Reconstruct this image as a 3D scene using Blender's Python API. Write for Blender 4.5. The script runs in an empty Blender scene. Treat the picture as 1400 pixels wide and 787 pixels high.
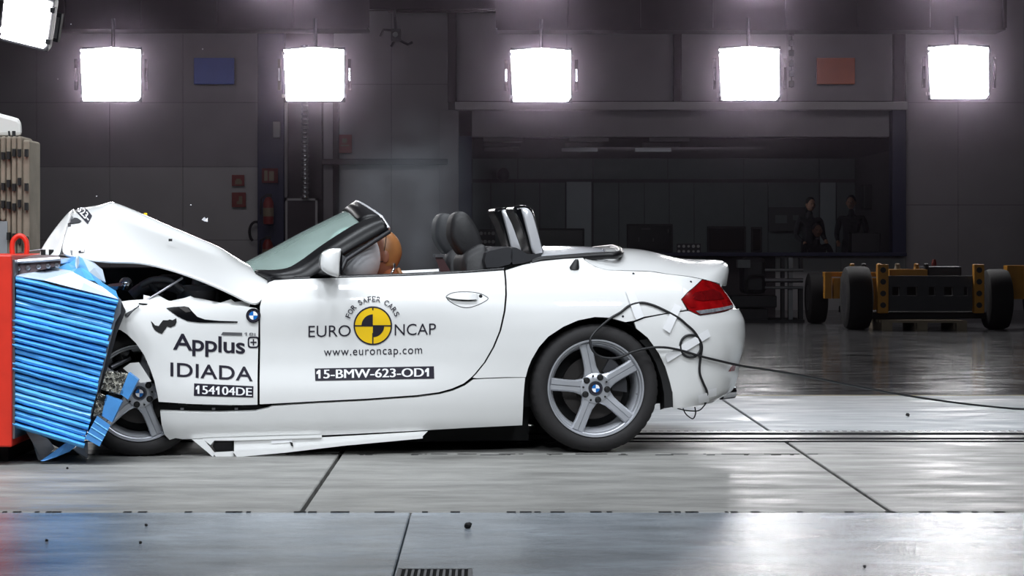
import bpy, bmesh, math, random
import numpy as np
from math import sin, cos, pi, radians, sqrt
from mathutils import Vector, Matrix
from mathutils.geometry import delaunay_2d_cdt
from mathutils.bvhtree import BVHTree

random.seed(7)
sc = bpy.context.scene
COL = sc.collection

# ------------------------------------------------------------------ camera
F, CX, HY, D0, HC = 3208.0, 664.0, 330.0, 11.5, 1.036     # focal length in px, vanishing point, distance and height
cam = bpy.data.cameras.new('camera')
cam.sensor_width = 36.0
cam.lens = F / 1400 * 36
cam.shift_x = (700 - CX) / 1400
cam.shift_y = (HY - 393.5) / 1400
cam.clip_end = 200
camo = bpy.data.objects.new('camera', cam)
camo.location = (0, -D0, HC)
camo.rotation_euler = (pi / 2, 0, 0)
COL.objects.link(camo)
sc.camera = camo

# ------------------------------------------------------------------ world, lights, exposure
w = bpy.data.worlds.new('hall_air')
w.use_nodes = True
w.node_tree.nodes['Background'].inputs[0].default_value = (0.8, 0.75, 0.9, 1)
w.node_tree.nodes['Background'].inputs[1].default_value = 0.006
sc.world = w
vs = sc.view_settings
vs.view_transform = 'Standard'
vs.look = 'None'
vs.gamma = 1
vs.exposure = 0.0
try:
    sc.cycles.use_denoising = True
    sc.cycles.max_bounces = 8
    sc.cycles.volume_bounces = 0
    sc.cycles.sample_clamp_indirect = 8
except Exception:
    pass


def area(name, loc, target, size, power, color=(1, 1, 1), spread=180):
    L = bpy.data.lights.new(name, 'AREA')
    L.shape = 'RECTANGLE'
    L.size, L.size_y = size
    L.energy = power
    L.color = color
    L.spread = radians(spread)
    o = bpy.data.objects.new(name, L)
    o.location = loc
    d = Vector(target) - Vector(loc)
    o.rotation_euler = d.to_track_quat('-Z', 'Y').to_euler()
    COL.objects.link(o)
    return o


COOL = (0.89, 0.945, 1.0)
# overhead banks of the crash lane (above the frame)
for i, x in enumerate((-5.1, -3.4, -1.7, 0.0, 1.7, 3.4, 5.1, 6.8)):
    area('overhead_lamp', (x, 1.6, 5.6), (x, 1.8, 0), (1.1, 0.8), 20, COOL, 82)
    area('overhead_lamp', (x, -3.1, 5.4), (x, -0.9, 0.3), (1.1, 0.8), (78, 46, 28, 24, 22, 22, 22, 22)[i], COOL, 85)
# front lamps beside the camera, high on the near side
for i, (x, z) in enumerate(((-3.2, 4.4), (-1.2, 4.7), (0.9, 4.7), (2.6, 4.4))):
    area('front_lamp', (x, -6.4, z), (x * 0.5, 0.0, 0.5), (0.55, 0.55), 25, COOL, 110)
# weak unseen fill lights added to brighten the back wall
area('hall_wall_fill', (-4.0, 19.6, 4.4), (-4.0, 24.0, 1.6), (4, 1), 11, (0.95, 0.86, 0.92), 125)
area('hall_wall_fill', (5.0, 19.6, 4.4), (5.0, 24.0, 1.6), (4, 1), 11, (0.95, 0.86, 0.92), 125)
area('control_room_fill', (3.0, 27.5, 2.2), (3.0, 33.0, 1.5), (3, .3), 17, (0.9, 0.95, 1.0), 170)  # added fill that lifts the dark control room

# ------------------------------------------------------------------ projection helpers
TH = radians(7.0)
CT, ST = cos(TH), sin(TH)
U0 = 0.541


def ray(px, py, Y):
    d = Y + D0
    return Vector(((px - CX) / F * d, Y, HC - (py - HY) / F * d))


def gnd(px, py):
    d = F * HC / (py - HY)
    return Vector(((px - CX) / F * d, d - D0, 0))


def pc(px, py, v):
    """pixel -> car coordinates (u rearward, v inward, w up) on the plane v = const"""
    k = (px - CX) / F
    u = (k * (D0 + v * CT) - U0 + v * ST) / (CT - k * ST)
    Y = u * ST + v * CT
    return Vector((u, v, HC - (py - HY) / F * (D0 + Y)))


def proj(p):
    u, v, w_ = p
    X = U0 + u * CT - v * ST
    Y = u * ST + v * CT
    return CX + F * X / (Y + D0), HY - F * (w_ - HC) / (Y + D0)


# ------------------------------------------------------------------ materials
def lin(c):
    c = c / 255.0
    return c / 12.92 if c <= 0.04045 else ((c + 0.055) / 1.055) ** 2.4


def mat(name, rgb, rough=0.5, metal=0.0, var=0.06, scale=6.0, bump=0.0, bscale=60.0, coat=0.0, spec=0.5,
        emit=0.0, rvar=0.0):
    m = bpy.data.materials.new(name)
    m.use_nodes = True
    nt = m.node_tree
    b = nt.nodes['Principled BSDF']
    col = [lin(x) for x in rgb]
    tc = nt.nodes.new('ShaderNodeTexCoord')
    no = nt.nodes.new('ShaderNodeTexNoise')
    no.inputs['Scale'].default_value = scale
    no.inputs['Detail'].default_value = 5
    nt.links.new(tc.outputs['Object'], no.inputs['Vector'])
    rp = nt.nodes.new('ShaderNodeValToRGB')
    rp.color_ramp.elements[0].position = 0.3
    rp.color_ramp.elements[1].position = 0.7
    rp.color_ramp.elements[0].color = [max(0, x * (1 - var)) for x in col] + [1]
    rp.color_ramp.elements[1].color = [min(1, x * (1 + var)) for x in col] + [1]
    nt.links.new(no.outputs['Fac'], rp.inputs['Fac'])
    nt.links.new(rp.outputs['Color'], b.inputs['Base Color'])
    b.inputs['Roughness'].default_value = rough
    b.inputs['Metallic'].default_value = metal
    b.inputs['Specular IOR Level'].default_value = spec
    if coat:
        b.inputs['Coat Weight'].default_value = coat
        b.inputs['Coat Roughness'].default_value = 0.03
    if rvar:
        mr = nt.nodes.new('ShaderNodeMapRange')
        mr.inputs['To Min'].default_value = max(0.02, rough - rvar)
        mr.inputs['To Max'].default_value = rough + rvar
        nt.links.new(no.outputs['Fac'], mr.inputs['Value'])
        nt.links.new(mr.outputs['Result'], b.inputs['Roughness'])
    if bump:
        n2 = nt.nodes.new('ShaderNodeTexNoise')
        n2.inputs['Scale'].default_value = bscale
        n2.inputs['Detail'].default_value = 4
        nt.links.new(tc.outputs['Object'], n2.inputs['Vector'])
        bp = nt.nodes.new('ShaderNodeBump')
        bp.inputs['Strength'].default_value = bump
        bp.inputs['Distance'].default_value = 0.01
        nt.links.new(n2.outputs['Fac'], bp.inputs['Height'])
        nt.links.new(bp.outputs['Normal'], b.inputs['Normal'])
    if emit:
        b.inputs['Emission Color'].default_value = (*[lin(x) for x in rgb], 1)
        b.inputs['Emission Strength'].default_value = emit
    return m


def floor_mat(name, rgb, rough=0.3, var=0.12, stretch=6.0, spec=0.5, grit=0.4):
    m = mat(name, rgb, rough, 0, var, 1.6, 0, 60, 0, spec)
    nt = m.node_tree
    b = nt.nodes['Principled BSDF']
    tc = nt.nodes['Texture Coordinate']
    mp = nt.nodes.new('ShaderNodeMapping')
    mp.inputs['Scale'].default_value = (1.0, stretch, 1)
    nt.links.new(tc.outputs['Object'], mp.inputs['Vector'])
    base = nt.nodes['Noise Texture']
    nt.links.new(mp.outputs['Vector'], base.inputs['Vector'])
    base.inputs['Detail'].default_value = 9
    base.inputs['Roughness'].default_value = 0.65
    # roughness variation (worn, trowelled patches)
    n3 = nt.nodes.new('ShaderNodeTexNoise')
    n3.inputs['Scale'].default_value = 2.2
    n3.inputs['Detail'].default_value = 8
    nt.links.new(mp.outputs['Vector'], n3.inputs['Vector'])
    mr = nt.nodes.new('ShaderNodeMapRange')
    mr.inputs['From Min'].default_value = 0.3
    mr.inputs['From Max'].default_value = 0.7
    mr.inputs['To Min'].default_value = rough - 0.3 * rough
    mr.inputs['To Max'].default_value = rough + 0.5 * rough
    nt.links.new(n3.outputs['Fac'], mr.inputs['Value'])
    nt.links.new(mr.outputs['Result'], b.inputs['Roughness'])
    n4 = nt.nodes.new('ShaderNodeTexNoise')
    n4.inputs['Scale'].default_value = 28
    n4.inputs['Detail'].default_value = 6
    nt.links.new(mp.outputs['Vector'], n4.inputs['Vector'])
    bp = nt.nodes.new('ShaderNodeBump')
    bp.inputs['Strength'].default_value = 0.3 * grit
    bp.inputs['Distance'].default_value = 0.006
    nt.links.new(n4.outputs['Fac'], bp.inputs['Height'])
    # fine grit that breaks up mirror images sideways
    n5 = nt.nodes.new('ShaderNodeTexNoise')
    n5.inputs['Scale'].default_value = 95
    n5.inputs['Detail'].default_value = 3
    nt.links.new(tc.outputs['Object'], n5.inputs['Vector'])
    bq = nt.nodes.new('ShaderNodeBump')
    bq.inputs['Strength'].default_value = grit
    bq.inputs['Distance'].default_value = 0.008
    nt.links.new(n5.outputs['Fac'], bq.inputs['Height'])
    nt.links.new(bp.outputs['Normal'], bq.inputs['Normal'])
    nt.links.new(bq.outputs['Normal'], b.inputs['Normal'])
    # dark scuffs and streaks along the lane
    n6 = nt.nodes.new('ShaderNodeTexNoise')
    n6.inputs['Scale'].default_value = 3.2
    n6.inputs['Detail'].default_value = 10
    n6.inputs['Roughness'].default_value = 0.75
    mp2 = nt.nodes.new('ShaderNodeMapping')
    mp2.inputs['Scale'].default_value = (0.8, stretch * 1.6, 1)
    nt.links.new(tc.outputs['Object'], mp2.inputs['Vector'])
    nt.links.new(mp2.outputs['Vector'], n6.inputs['Vector'])
    r6 = nt.nodes.new('ShaderNodeValToRGB')
    r6.color_ramp.elements[0].position = 0.30
    r6.color_ramp.elements[0].color = (0.42, 0.42, 0.41, 1)
    r6.color_ramp.elements[1].position = 0.44
    r6.color_ramp.elements[1].color = (1, 1, 1, 1)
    nt.links.new(n6.outputs['Fac'], r6.inputs['Fac'])
    mx = nt.nodes.new('ShaderNodeMixRGB')
    mx.blend_type = 'MULTIPLY'
    mx.inputs[0].default_value = 0.8
    old = b.inputs['Base Color'].links[0].from_socket
    nt.links.new(old, mx.inputs[1])
    nt.links.new(r6.outputs['Color'], mx.inputs[2])
    nt.links.new(mx.outputs[0], b.inputs['Base Color'])
    return m


M = {}
M['paint'] = mat('white_car_paint', (233, 233, 232), 0.32, 0, 0.01, 3, coat=1.0)
M['silver_paint'] = mat('silver_lid', (226, 228, 234), 0.3, 0.0, 0.02, coat=1.0)
M['black_gloss'] = mat('black_gloss', (12, 12, 15), 0.16, 0, 0.1)
M['black'] = mat('black_plastic', (17, 17, 19), 0.55, 0, 0.15)
M['dark'] = mat('dark_interior', (12, 12, 14), 0.8, 0, 0.2)
M['frame_black'] = mat('screen_frame_black', (13, 12, 15), 0.38, 0, 0.1, spec=0.35)
M['engine_grey'] = mat('engine_grey', (120, 118, 120), 0.4, 0.2, 0.2)
M['trim'] = mat('dark_grey_trim', (38, 38, 42), 0.5, 0, 0.1)
M['leather'] = mat('charcoal_leather', (36, 35, 37), 0.55, 0, 0.06, bump=0.1)
M['rubber'] = mat('tyre_rubber', (34, 32, 33), 0.75, 0, 0.12, 30, bump=0.15)
M['alloy'] = mat('alloy_silver', (186, 188, 194), 0.3, 0.45, 0.04)
M['alloy_dark'] = mat('dark_alloy', (104, 105, 110), 0.4, 0.7, 0.08)  # darker alloy of the suspension arms
M['steel'] = mat('bare_steel', (150, 150, 155), 0.35, 0.9, 0.1)
M['castiron'] = mat('brake_iron', (60, 57, 56), 0.5, 0.6, 0.15)
M['chrome'] = mat('chrome', (215, 216, 222), 0.12, 1.0, 0.02)
M['hoopsilver'] = mat('hoop_silver', (214, 214, 218), 0.22, 0.25, 0.02)
M['decal'] = mat('decal_black', (28, 24, 40), 0.45, 0, 0.02)
M['decal_white'] = mat('decal_white', (245, 245, 248), 0.4, 0, 0.01)
M['yellow'] = mat('decal_yellow', (250, 205, 22), 0.4, 0, 0.02)
M['emblem_blue'] = mat('emblem_blue', (30, 110, 190), 0.25, 0, 0.02, coat=0.8)
M['red_lens'] = mat('red_lens', (132, 8, 12), 0.18, 0, 0.35, 22, coat=1.0)
M['red_dark'] = mat('dark_red_lens', (96, 8, 12), 0.2, 0, 0.25, 30, coat=1.0)
M['clear_lens'] = mat('clear_lens', (180, 182, 190), 0.15, 0.6, 0.4, 60)
M['tape'] = mat('white_tape', (240, 240, 242), 0.6, 0, 0.03)
M['cable'] = mat('cable_black', (24, 24, 27), 0.5, 0, 0.1)
M['airbag'] = mat('airbag_cloth', (240, 240, 244), 0.85, 0, 0.05, 9, bump=0.1, bscale=180)
M['dummy_face'] = mat('dummy_vinyl', (160, 104, 82), 0.45, 0, 0.06)
M['dummy_cap'] = mat('dummy_skull', (162, 108, 64), 0.38, 0, 0.06)
M['dummy_suit'] = mat('dummy_suit', (150, 84, 50), 0.8, 0, 0.1)
M['blue'] = mat('blue_cladding', (90, 176, 240), 0.34, 0.0, 0.12, 7, bump=0.08, bscale=25, coat=0.3)
M['blue_deep'] = mat('blue_cladding_edge', (72, 138, 202), 0.4, 0.0, 0.12, 9)
M['pale'] = mat('pale_highlight', (206, 222, 238), 0.3, 0.2, 0.06)  # bright highlights of the folded barrier top, put into the colour
M['grey_plate'] = mat('grey_aluminium', (140, 142, 146), 0.42, 0.5, 0.12)
M['red'] = mat('red_frame_paint', (202, 44, 26), 0.45, 0, 0.1, 9, bump=0.05)
M['rust'] = mat('weathered_steel', (112, 96, 98), 0.55, 0.35, 0.25, 30, bump=0.15)
M['timber'] = mat('weathered_timber', (132, 122, 108), 0.85, 0, 0.25, 5, bump=0.3, bscale=30)
M['grey_paint'] = mat('grey_paint', (128, 134, 138), 0.6, 0, 0.08)
M['white_drum'] = mat('white_shell', (222, 220, 216), 0.5, 0, 0.04)
M['wall'] = mat('wall_panel', (150, 148, 152), 0.8, 0, 0.05, 2)
M['wall_low'] = mat('wall_white', (176, 176, 178), 0.8, 0, 0.05, 2)
M['wall_dark'] = mat('wall_dark', (66, 62, 66), 0.8, 0, 0.08, 2)
M['beam'] = mat('beam_dark', (48, 38, 42), 0.7, 0, 0.1)
M['navy'] = mat('navy_column', (34, 40, 72), 0.6, 0, 0.08)
M['room'] = mat('room_panel', (92, 96, 98), 0.8, 0, 0.05)
M['room_door'] = mat('room_door', (138, 142, 146), 0.8, 0, 0.03)
M['panel_blue'] = mat('blue_panel', (86, 116, 205), 0.55, 0, 0.05)
M['panel_orange'] = mat('orange_panel', (214, 122, 84), 0.55, 0, 0.05)
M['sign_red'] = mat('sign_red', (124, 36, 28), 0.5, 0, 0.05)
M['sign_pale'] = mat('sign_pale', (128, 114, 92), 0.5, 0, 0.03)
M['duct'] = mat('foil_duct', (205, 206, 210), 0.25, 0.9, 0.08)
M['mbd_yellow'] = mat('trolley_yellow', (178, 122, 22), 0.5, 0, 0.1)
M['dark_metal'] = mat('dark_metal', (58, 58, 62), 0.5, 0.3, 0.12)
M['wood'] = mat('pallet_wood', (150, 138, 120), 0.85, 0, 0.15)
M['skin'] = mat('skin', (150, 110, 90), 0.6, 0, 0.03)
M['cloth_dark'] = mat('dark_cloth', (30, 30, 36), 0.9, 0, 0.1)
M['hair'] = mat('dark_hair', (20, 16, 14), 0.8, 0, 0.1)
M['housing'] = mat('lamp_housing', (40, 40, 44), 0.5, 0.3, 0.1)
M['emit'] = mat('floodlight_face', (255, 253, 255), 0.5, 0, 0, emit=42)
M['strip'] = mat('tube_light_dim', (60, 58, 62), 0.7, 0, 0, emit=0.08)
M['ceil'] = mat('ceiling_dark', (60, 50, 56), 0.8, 0, 0.1)
M['stone'] = mat('dark_grit', (26, 25, 25), 0.8, 0, 0.2)
M['glass_bit'] = mat('white_fragment', (235, 235, 240), 0.4, 0, 0.02)
M['joint'] = mat('joint_filler', (14, 14, 14), 0.9, 0, 0.2)
M['rail'] = mat('rail_steel', (88, 88, 90), 0.35, 0.7, 0.15)
M['slab_near'] = floor_mat('slab_near', (136, 144, 152), 0.165, 0.50, 2, 0.5, 0.35)
M['slab_lane'] = floor_mat('slab_lane', (136, 135, 132), 0.41, 0.38, 3, 0.16, 0.2)
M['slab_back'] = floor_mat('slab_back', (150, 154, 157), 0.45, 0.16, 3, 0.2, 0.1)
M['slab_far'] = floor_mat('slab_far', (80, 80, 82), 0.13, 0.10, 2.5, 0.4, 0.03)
M['clear_honey'] = mat('honeycomb_foil', (150, 148, 138), 0.35, 0.8, 0.5, 120, bump=0.6, bscale=160)


def glass_mat():
    m = bpy.data.materials.new('teal_windscreen_glass')
    m.use_nodes = True
    nt = m.node_tree
    nt.nodes.clear()
    out = nt.nodes.new('ShaderNodeOutputMaterial')
    tr = nt.nodes.new('ShaderNodeBsdfTransparent')
    tr.inputs[0].default_value = (0.62, 0.82, 0.76, 1)
    df = nt.nodes.new('ShaderNodeBsdfDiffuse')
    df.inputs[0].default_value = (0.62, 0.80, 0.74, 1)
    gl = nt.nodes.new('ShaderNodeBsdfGlossy')
    gl.inputs['Roughness'].default_value = 0.03
    no = nt.nodes.new('ShaderNodeTexNoise')
    no.inputs['Scale'].default_value = 3.0
    mr = nt.nodes.new('ShaderNodeMapRange')
    mr.inputs['To Min'].default_value = 0.34
    mr.inputs['To Max'].default_value = 0.52
    nt.links.new(no.outputs['Fac'], mr.inputs['Value'])
    m1 = nt.nodes.new('ShaderNodeMixShader')
    nt.links.new(mr.outputs['Result'], m1.inputs[0])
    nt.links.new(tr.outputs[0], m1.inputs[1])
    nt.links.new(df.outputs[0], m1.inputs[2])
    fr = nt.nodes.new('ShaderNodeFresnel')
    fr.inputs[0].default_value = 1.5
    m2 = nt.nodes.new('ShaderNodeMixShader')
    nt.links.new(fr.outputs[0], m2.inputs[0])
    nt.links.new(m1.outputs[0], m2.inputs[1])
    nt.links.new(gl.outputs[0], m2.inputs[2])
    nt.links.new(m2.outputs[0], out.inputs[0])
    return m


M['glass'] = glass_mat()

# ------------------------------------------------------------------ mesh building
OFF = {}


class MB:
    def __init__(s):
        s.v, s.f, s.m = [], [], []

    def add(s, vs_, fs, mi=0):
        n = len(s.v)
        s.v += [tuple(p) for p in vs_]
        s.f += [tuple(i + n for i in f) for f in fs]
        s.m += [mi] * len(fs)
        return s

    def box(s, a, b, mi=0):
        x0, y0, z0 = [min(p, q) for p, q in zip(a, b)]
        x1, y1, z1 = [max(p, q) for p, q in zip(a, b)]
        return s.add([(x0, y0, z0), (x1, y0, z0), (x1, y1, z0), (x0, y1, z0), (x0, y0, z1), (x1, y0, z1), (x1, y1, z1), (x0, y1, z1)],
                     [(0, 3, 2, 1), (4, 5, 6, 7), (0, 1, 5, 4), (1, 2, 6, 5), (2, 3, 7, 6), (3, 0, 4, 7)], mi)

    def prism(s, A, B, mi=0):
        n = len(A)
        s.add(list(A) + list(B), [tuple(range(n))[::-1], tuple(range(n, 2 * n))] +
              [(i, (i + 1) % n, n + (i + 1) % n, n + i) for i in range(n)], mi)
        return s

    def loft(s, rings, mi=0, caps=True, closed=True):
        n = len(rings[0])
        vs_ = [p for r in rings for p in r]
        fs = []
        for j in range(len(rings) - 1):
            for i in range(n if closed else n - 1):
                a, b = j * n + i, j * n + (i + 1) % n
                fs.append((a, b, b + n, a + n))
        if caps and closed:
            fs.append(tuple(range(n))[::-1])
            fs.append(tuple(range((len(rings) - 1) * n, len(rings) * n)))
        return s.add(vs_, fs, mi)

    def tube(s, pts, r, n=8, mi=0, caps=True):
        pts = [Vector(p) for p in pts]
        rings = []
        up = None
        for i, p in enumerate(pts):
            t = (pts[min(i + 1, len(pts) - 1)] - pts[max(i - 1, 0)]).normalized()
            if up is None:
                up = Vector((0, 0, 1)) if abs(t.z) < 0.9 else Vector((1, 0, 0))
            x = t.cross(up).normalized()
            y = x.cross(t).normalized()
            up = y
            rr = r[i] if isinstance(r, (list, tuple)) else r
            rings.append([p + x * (rr * cos(2 * pi * k / n)) + y * (rr * sin(2 * pi * k / n)) for k in range(n)])
        return s.loft(rings, mi, caps)

    def lathe(s, prof, n, c, mi=0, caps=False, jag=None):
        """profile of (radius, offset along +y) about the y axis through c"""
        rings = []
        for j, (r, a) in enumerate(prof):
            rings.append([(c[0] + (r - (jag[j] if jag and i % 4 == 0 else 0)) * cos(2 * pi * i / n), c[1] + a,
                           c[2] + (r - (jag[j] if jag and i % 4 == 0 else 0)) * sin(2 * pi * i / n)) for i in range(n)])
        return s.loft(rings, mi, caps)

    def lathez(s, prof, n, c, mi=0, caps=True):
        return s.loft([[(c[0] + r * cos(2 * pi * i / n), c[1] + r * sin(2 * pi * i / n), c[2] + a) for i in range(n)] for r, a in prof], mi, caps)

    def ell(s, c, r, n=20, m=12, mi=0, e=1.0):
        rings = []
        for j in range(1, m):
            t = pi * j / m
            rings.append([(c[0] + r[0] * sin(t) * cos(2 * pi * i / n), c[1] + r[1] * sin(t) * sin(2 * pi * i / n), c[2] - r[2] * cos(t)) for i in range(n)])
        return s.loft(rings, mi)

    def grid(s, G, mi=0):
        R, C = len(G), len(G[0])
        return s.add([p for r in G for p in r],
                     [(j * C + i, j * C + i + 1, (j + 1) * C + i + 1, (j + 1) * C + i) for j in range(R - 1) for i in range(C - 1)], mi)

    def build(s, name, mats, parent=None, smooth=None, bevel=0.0, sub=0, solid=0.0, off=None, recalc=True):
        o_ = Vector(off) if off is not None else (OFF.get(parent.name, Vector((0, 0, 0))) if parent else Vector((0, 0, 0)))
        me = bpy.data.meshes.new(name)
        me.from_pydata([tuple(Vector(p) - o_) for p in s.v], [], s.f)
        if not isinstance(mats, (list, tuple)):
            mats = [mats]
        for mm in mats:
            me.materials.append(M[mm] if isinstance(mm, str) else mm)
        if len(mats) > 1:
            me.polygons.foreach_set('material_index', s.m)
        if recalc:
            bm = bmesh.new()
            bm.from_mesh(me)
            bmesh.ops.recalc_face_normals(bm, faces=bm.faces)
            bm.to_mesh(me)
            bm.free()
        if smooth is not None:
            me.polygons.foreach_set('use_smooth', [True] * len(me.polygons))
            me.set_sharp_from_angle(angle=radians(smooth))
        me.update()
        o = bpy.data.objects.new(name, me)
        COL.objects.link(o)
        if solid:
            md = o.modifiers.new('solid', 'SOLIDIFY')
            md.thickness = solid
            md.offset = 0
        if bevel:
            md = o.modifiers.new('bevel', 'BEVEL')
            md.width = bevel
            md.segments = 2
            md.limit_method = 'ANGLE'
        if sub:
            md = o.modifiers.new('sub', 'SUBSURF')
            md.levels = md.render_levels = sub
        if parent:
            o.parent = parent
            OFF[o.name] = o_
        else:
            o.location = o_
            OFF[o.name] = o_
        return o


def tag(o, label=None, cat=None, group=None, kind=None):
    if label:
        o['label'] = label
    if cat:
        o['category'] = cat
    if group:
        o['group'] = group
    if kind:
        o['kind'] = kind
    return o


def thing(name, label, cat, loc, rz=0, group=None, kind=None, off=None):
    o = bpy.data.objects.new(name, None)
    o.empty_display_size = 0.1
    COL.objects.link(o)
    o.location = loc
    o.rotation_euler = (0, 0, rz)
    OFF[o.name] = Vector(off) if off is not None else Vector(loc)
    return tag(o, label, cat, group, kind)


def solo(name, mb, mats, label, cat, group=None, **kw):
    P = np.array(mb.v)
    lo, hi = P.min(0), P.max(0)
    o = mb.build(name, mats, off=((lo[0] + hi[0]) / 2, (lo[1] + hi[1]) / 2, lo[2]), **kw)
    return tag(o, label, cat, group)


def struct(name, mb, mats, **kw):
    o = mb.build(name, mats, **kw)
    o['kind'] = 'structure'
    return o


def copy_tree(o, parent=None):
    cpy = o.copy()
    COL.objects.link(cpy)
    if parent:
        cpy.parent = parent
    for ch in list(o.children):
        copy_tree(ch, cpy)
    return cpy


def pbox(mb, x0, y0, x1, y1, Y, dep, mi=0):
    a = ray(x0, y0, Y)
    b = ray(x1, y1, Y)
    return mb.box((a.x, Y, b.z), (b.x, Y + dep, a.z), mi)


def smoothpts(P, n=6, closed=False):
    """Catmull-Rom"""
    P = [Vector(p) for p in P]
    N = len(P)
    out = []
    for i in range(N if closed else N - 1):
        p0 = P[(i - 1) % N] if closed or i > 0 else P[i]
        p1, p2 = P[i], P[(i + 1) % N]
        p3 = P[(i + 2) % N] if closed or i + 2 < N else P[(i + 1) % N]
        for k in range(n):
            t = k / n
            out.append(0.5 * ((2 * p1) + (p2 - p0) * t + (2 * p0 - 5 * p1 + 4 * p2 - p3) * t * t + (3 * p1 - p0 - 3 * p2 + p3) * t ** 3))
    if not closed:
        out.append(P[-1])
    return out


# ------------------------------------------------------------------ text
def text_mesh(txt, offset=0.0, spacing=1.0):
    cu = bpy.data.curves.new('txt', 'FONT')
    cu.body = txt
    cu.offset = offset
    cu.space_character = spacing
    cu.resolution_u = 5
    ob = bpy.data.objects.new('txt', cu)
    COL.objects.link(ob)
    dg = bpy.context.evaluated_depsgraph_get()
    dg.update()
    me = bpy.data.meshes.new_from_object(ob.evaluated_get(dg))
    V = [(v.co.x, v.co.y) for v in me.vertices]
    Fs = [tuple(p.vertices) for p in me.polygons]
    bpy.data.objects.remove(ob)
    bpy.data.curves.remove(cu)
    bpy.data.meshes.remove(me)
    return V, Fs


def norm_text(txt, offset=0.0, spacing=1.0):
    V, Fs = text_mesh(txt, offset, spacing)
    if '1' in txt and len(txt) > 1:
        one = text_mesh('1', offset, spacing)[0]
        ht = max(p[1] for p in one)
        sw = max(p[0] for p in one) - min(p[0] for p in one)
        for i, ch_ in enumerate(txt):
            if ch_ == '1':
                xr = max(p[0] for p in text_mesh(txt[:i + 1], offset, spacing)[0])
                xl = xr - sw
                n_ = len(V)
                V = V + [(xl + .02, ht), (xl + .02, ht - .26), (xl - .13, ht - .34), (xl - .13, ht - .17)]
                Fs = Fs + [(n_, n_ + 1, n_ + 2, n_ + 3)]
    xs = [p[0] for p in V]
    ys = [p[1] for p in V]
    x0, x1, y0, y1 = min(xs), max(xs), min(ys), max(ys)
    return [((x - x0) / (x1 - x0), (y - y0) / (y1 - y0)) for x, y in V], Fs, (x1 - x0) / (y1 - y0)


# ================================================================== SETTING
# floor: separate slabs with recessed joints
fl = MB().box((-16, -7.0, -0.30), (16, 40, -0.03)).build('floor', 'joint')
tag(fl, 'grey concrete floor of the crash hall, cast in slabs', None, None, 'structure')
YN, YL, YR0, YR1, YE = -2.52, -0.04, 0.63, 1.19, 4.3
XS1, XS2, XS3 = -0.708, 1.555, -0.287


def slab(x0, x1, y0, y1, m, name='slab', g=0.006, z=0.0, gx=0.009):
    mb = MB()
    ch = 0.004
    A = [(x0 + gx, y0 + g), (x1 - gx, y0 + g), (x1 - gx, y1 - g), (x0 + gx, y1 - g)]
    B = [(x0 + gx + ch, y0 + g + ch), (x1 - gx - ch, y0 + g + ch), (x1 - gx - ch, y1 - g - ch), (x0 + gx + ch, y1 - g - ch)]
    mb.loft([[(x, y, -0.035) for x, y in A], [(x, y, z - 0.004) for x, y in A], [(x, y, z) for x, y in B]])
    return mb.build(name, m, fl)


for x0, x1 in ((-16, XS3), (XS3, 5.2), (5.2, 16)):
    slab(x0, x1, -7, YN, 'slab_near', gx=0.003)
for x0, x1 in ((-16, XS1), (XS1, XS2), (XS2, 6.0), (6.0, 16)):
    slab(x0, x1, YN, YL, 'slab_lane', g=0.018)
    slab(x0, x1, YL, YR0, 'slab_lane', g=0.005)
YM = gnd(950, 574).y
for x0, x1 in ((-16, XS1), (XS1, XS2)):
    slab(x0, x1, YR1, YM, 'slab_back')
    slab(x0, x1, YM, YE, 'slab_back')
for x0, x1 in ((XS2, 6.0), (6.0, 16)):
    slab(x0, x1, YR1, YE, 'slab_back', g=0.008)
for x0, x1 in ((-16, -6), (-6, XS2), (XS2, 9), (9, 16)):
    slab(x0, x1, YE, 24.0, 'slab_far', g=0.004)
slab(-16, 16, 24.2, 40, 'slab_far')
# tow rail let into the lane
rl = MB()
for y, h, wd in ((YR0 + 0.05, 0.012, 0.03), (YR0 + 0.17, 0.02, 0.06), (YR0 + 0.33, 0.012, 0.04), (YR1 - 0.08, 0.02, 0.05)):
    rl.box((-16, y - wd, -0.03), (16, y + wd, h - 0.006))
rl.build('tow_rail', 'rail', fl)
tb = MB()
for i in range(160):
    x = -1.0 + i * 0.045
    tb.box((x, YR1 - 0.045, 0.0), (x + 0.022, YR1 - 0.015, 0.016))
tb.build('rail_tooth_strip', 'rail', fl)['kind'] = 'stuff'
# painted lane line and stripe beyond it
MB().box((0.9, YE - 0.02, -0.004), (16, YE + 0.03, 0.0015)).build('painted_line', mat('faded_yellow_line', (150, 140, 96), 0.6), fl)
# joint chips
jc = MB()
for i in range(60):
    x = random.uniform(-2.6, 2.6)
    jc.box((x, YN - 0.008, 0), (x + random.uniform(0.01, 0.05), YN + 0.022, 0.002))
for i in range(70):
    x = random.uniform(-2.6, 1.6)
    y = YL - 0.02 - random.choice((0, 0, 0.05))
    jc.box((x, y - 0.006, 0), (x + random.uniform(0.01, 0.09), y + 0.006, 0.002))
jc.build('joint_chips', 'joint', fl)['kind'] = 'stuff'
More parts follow.
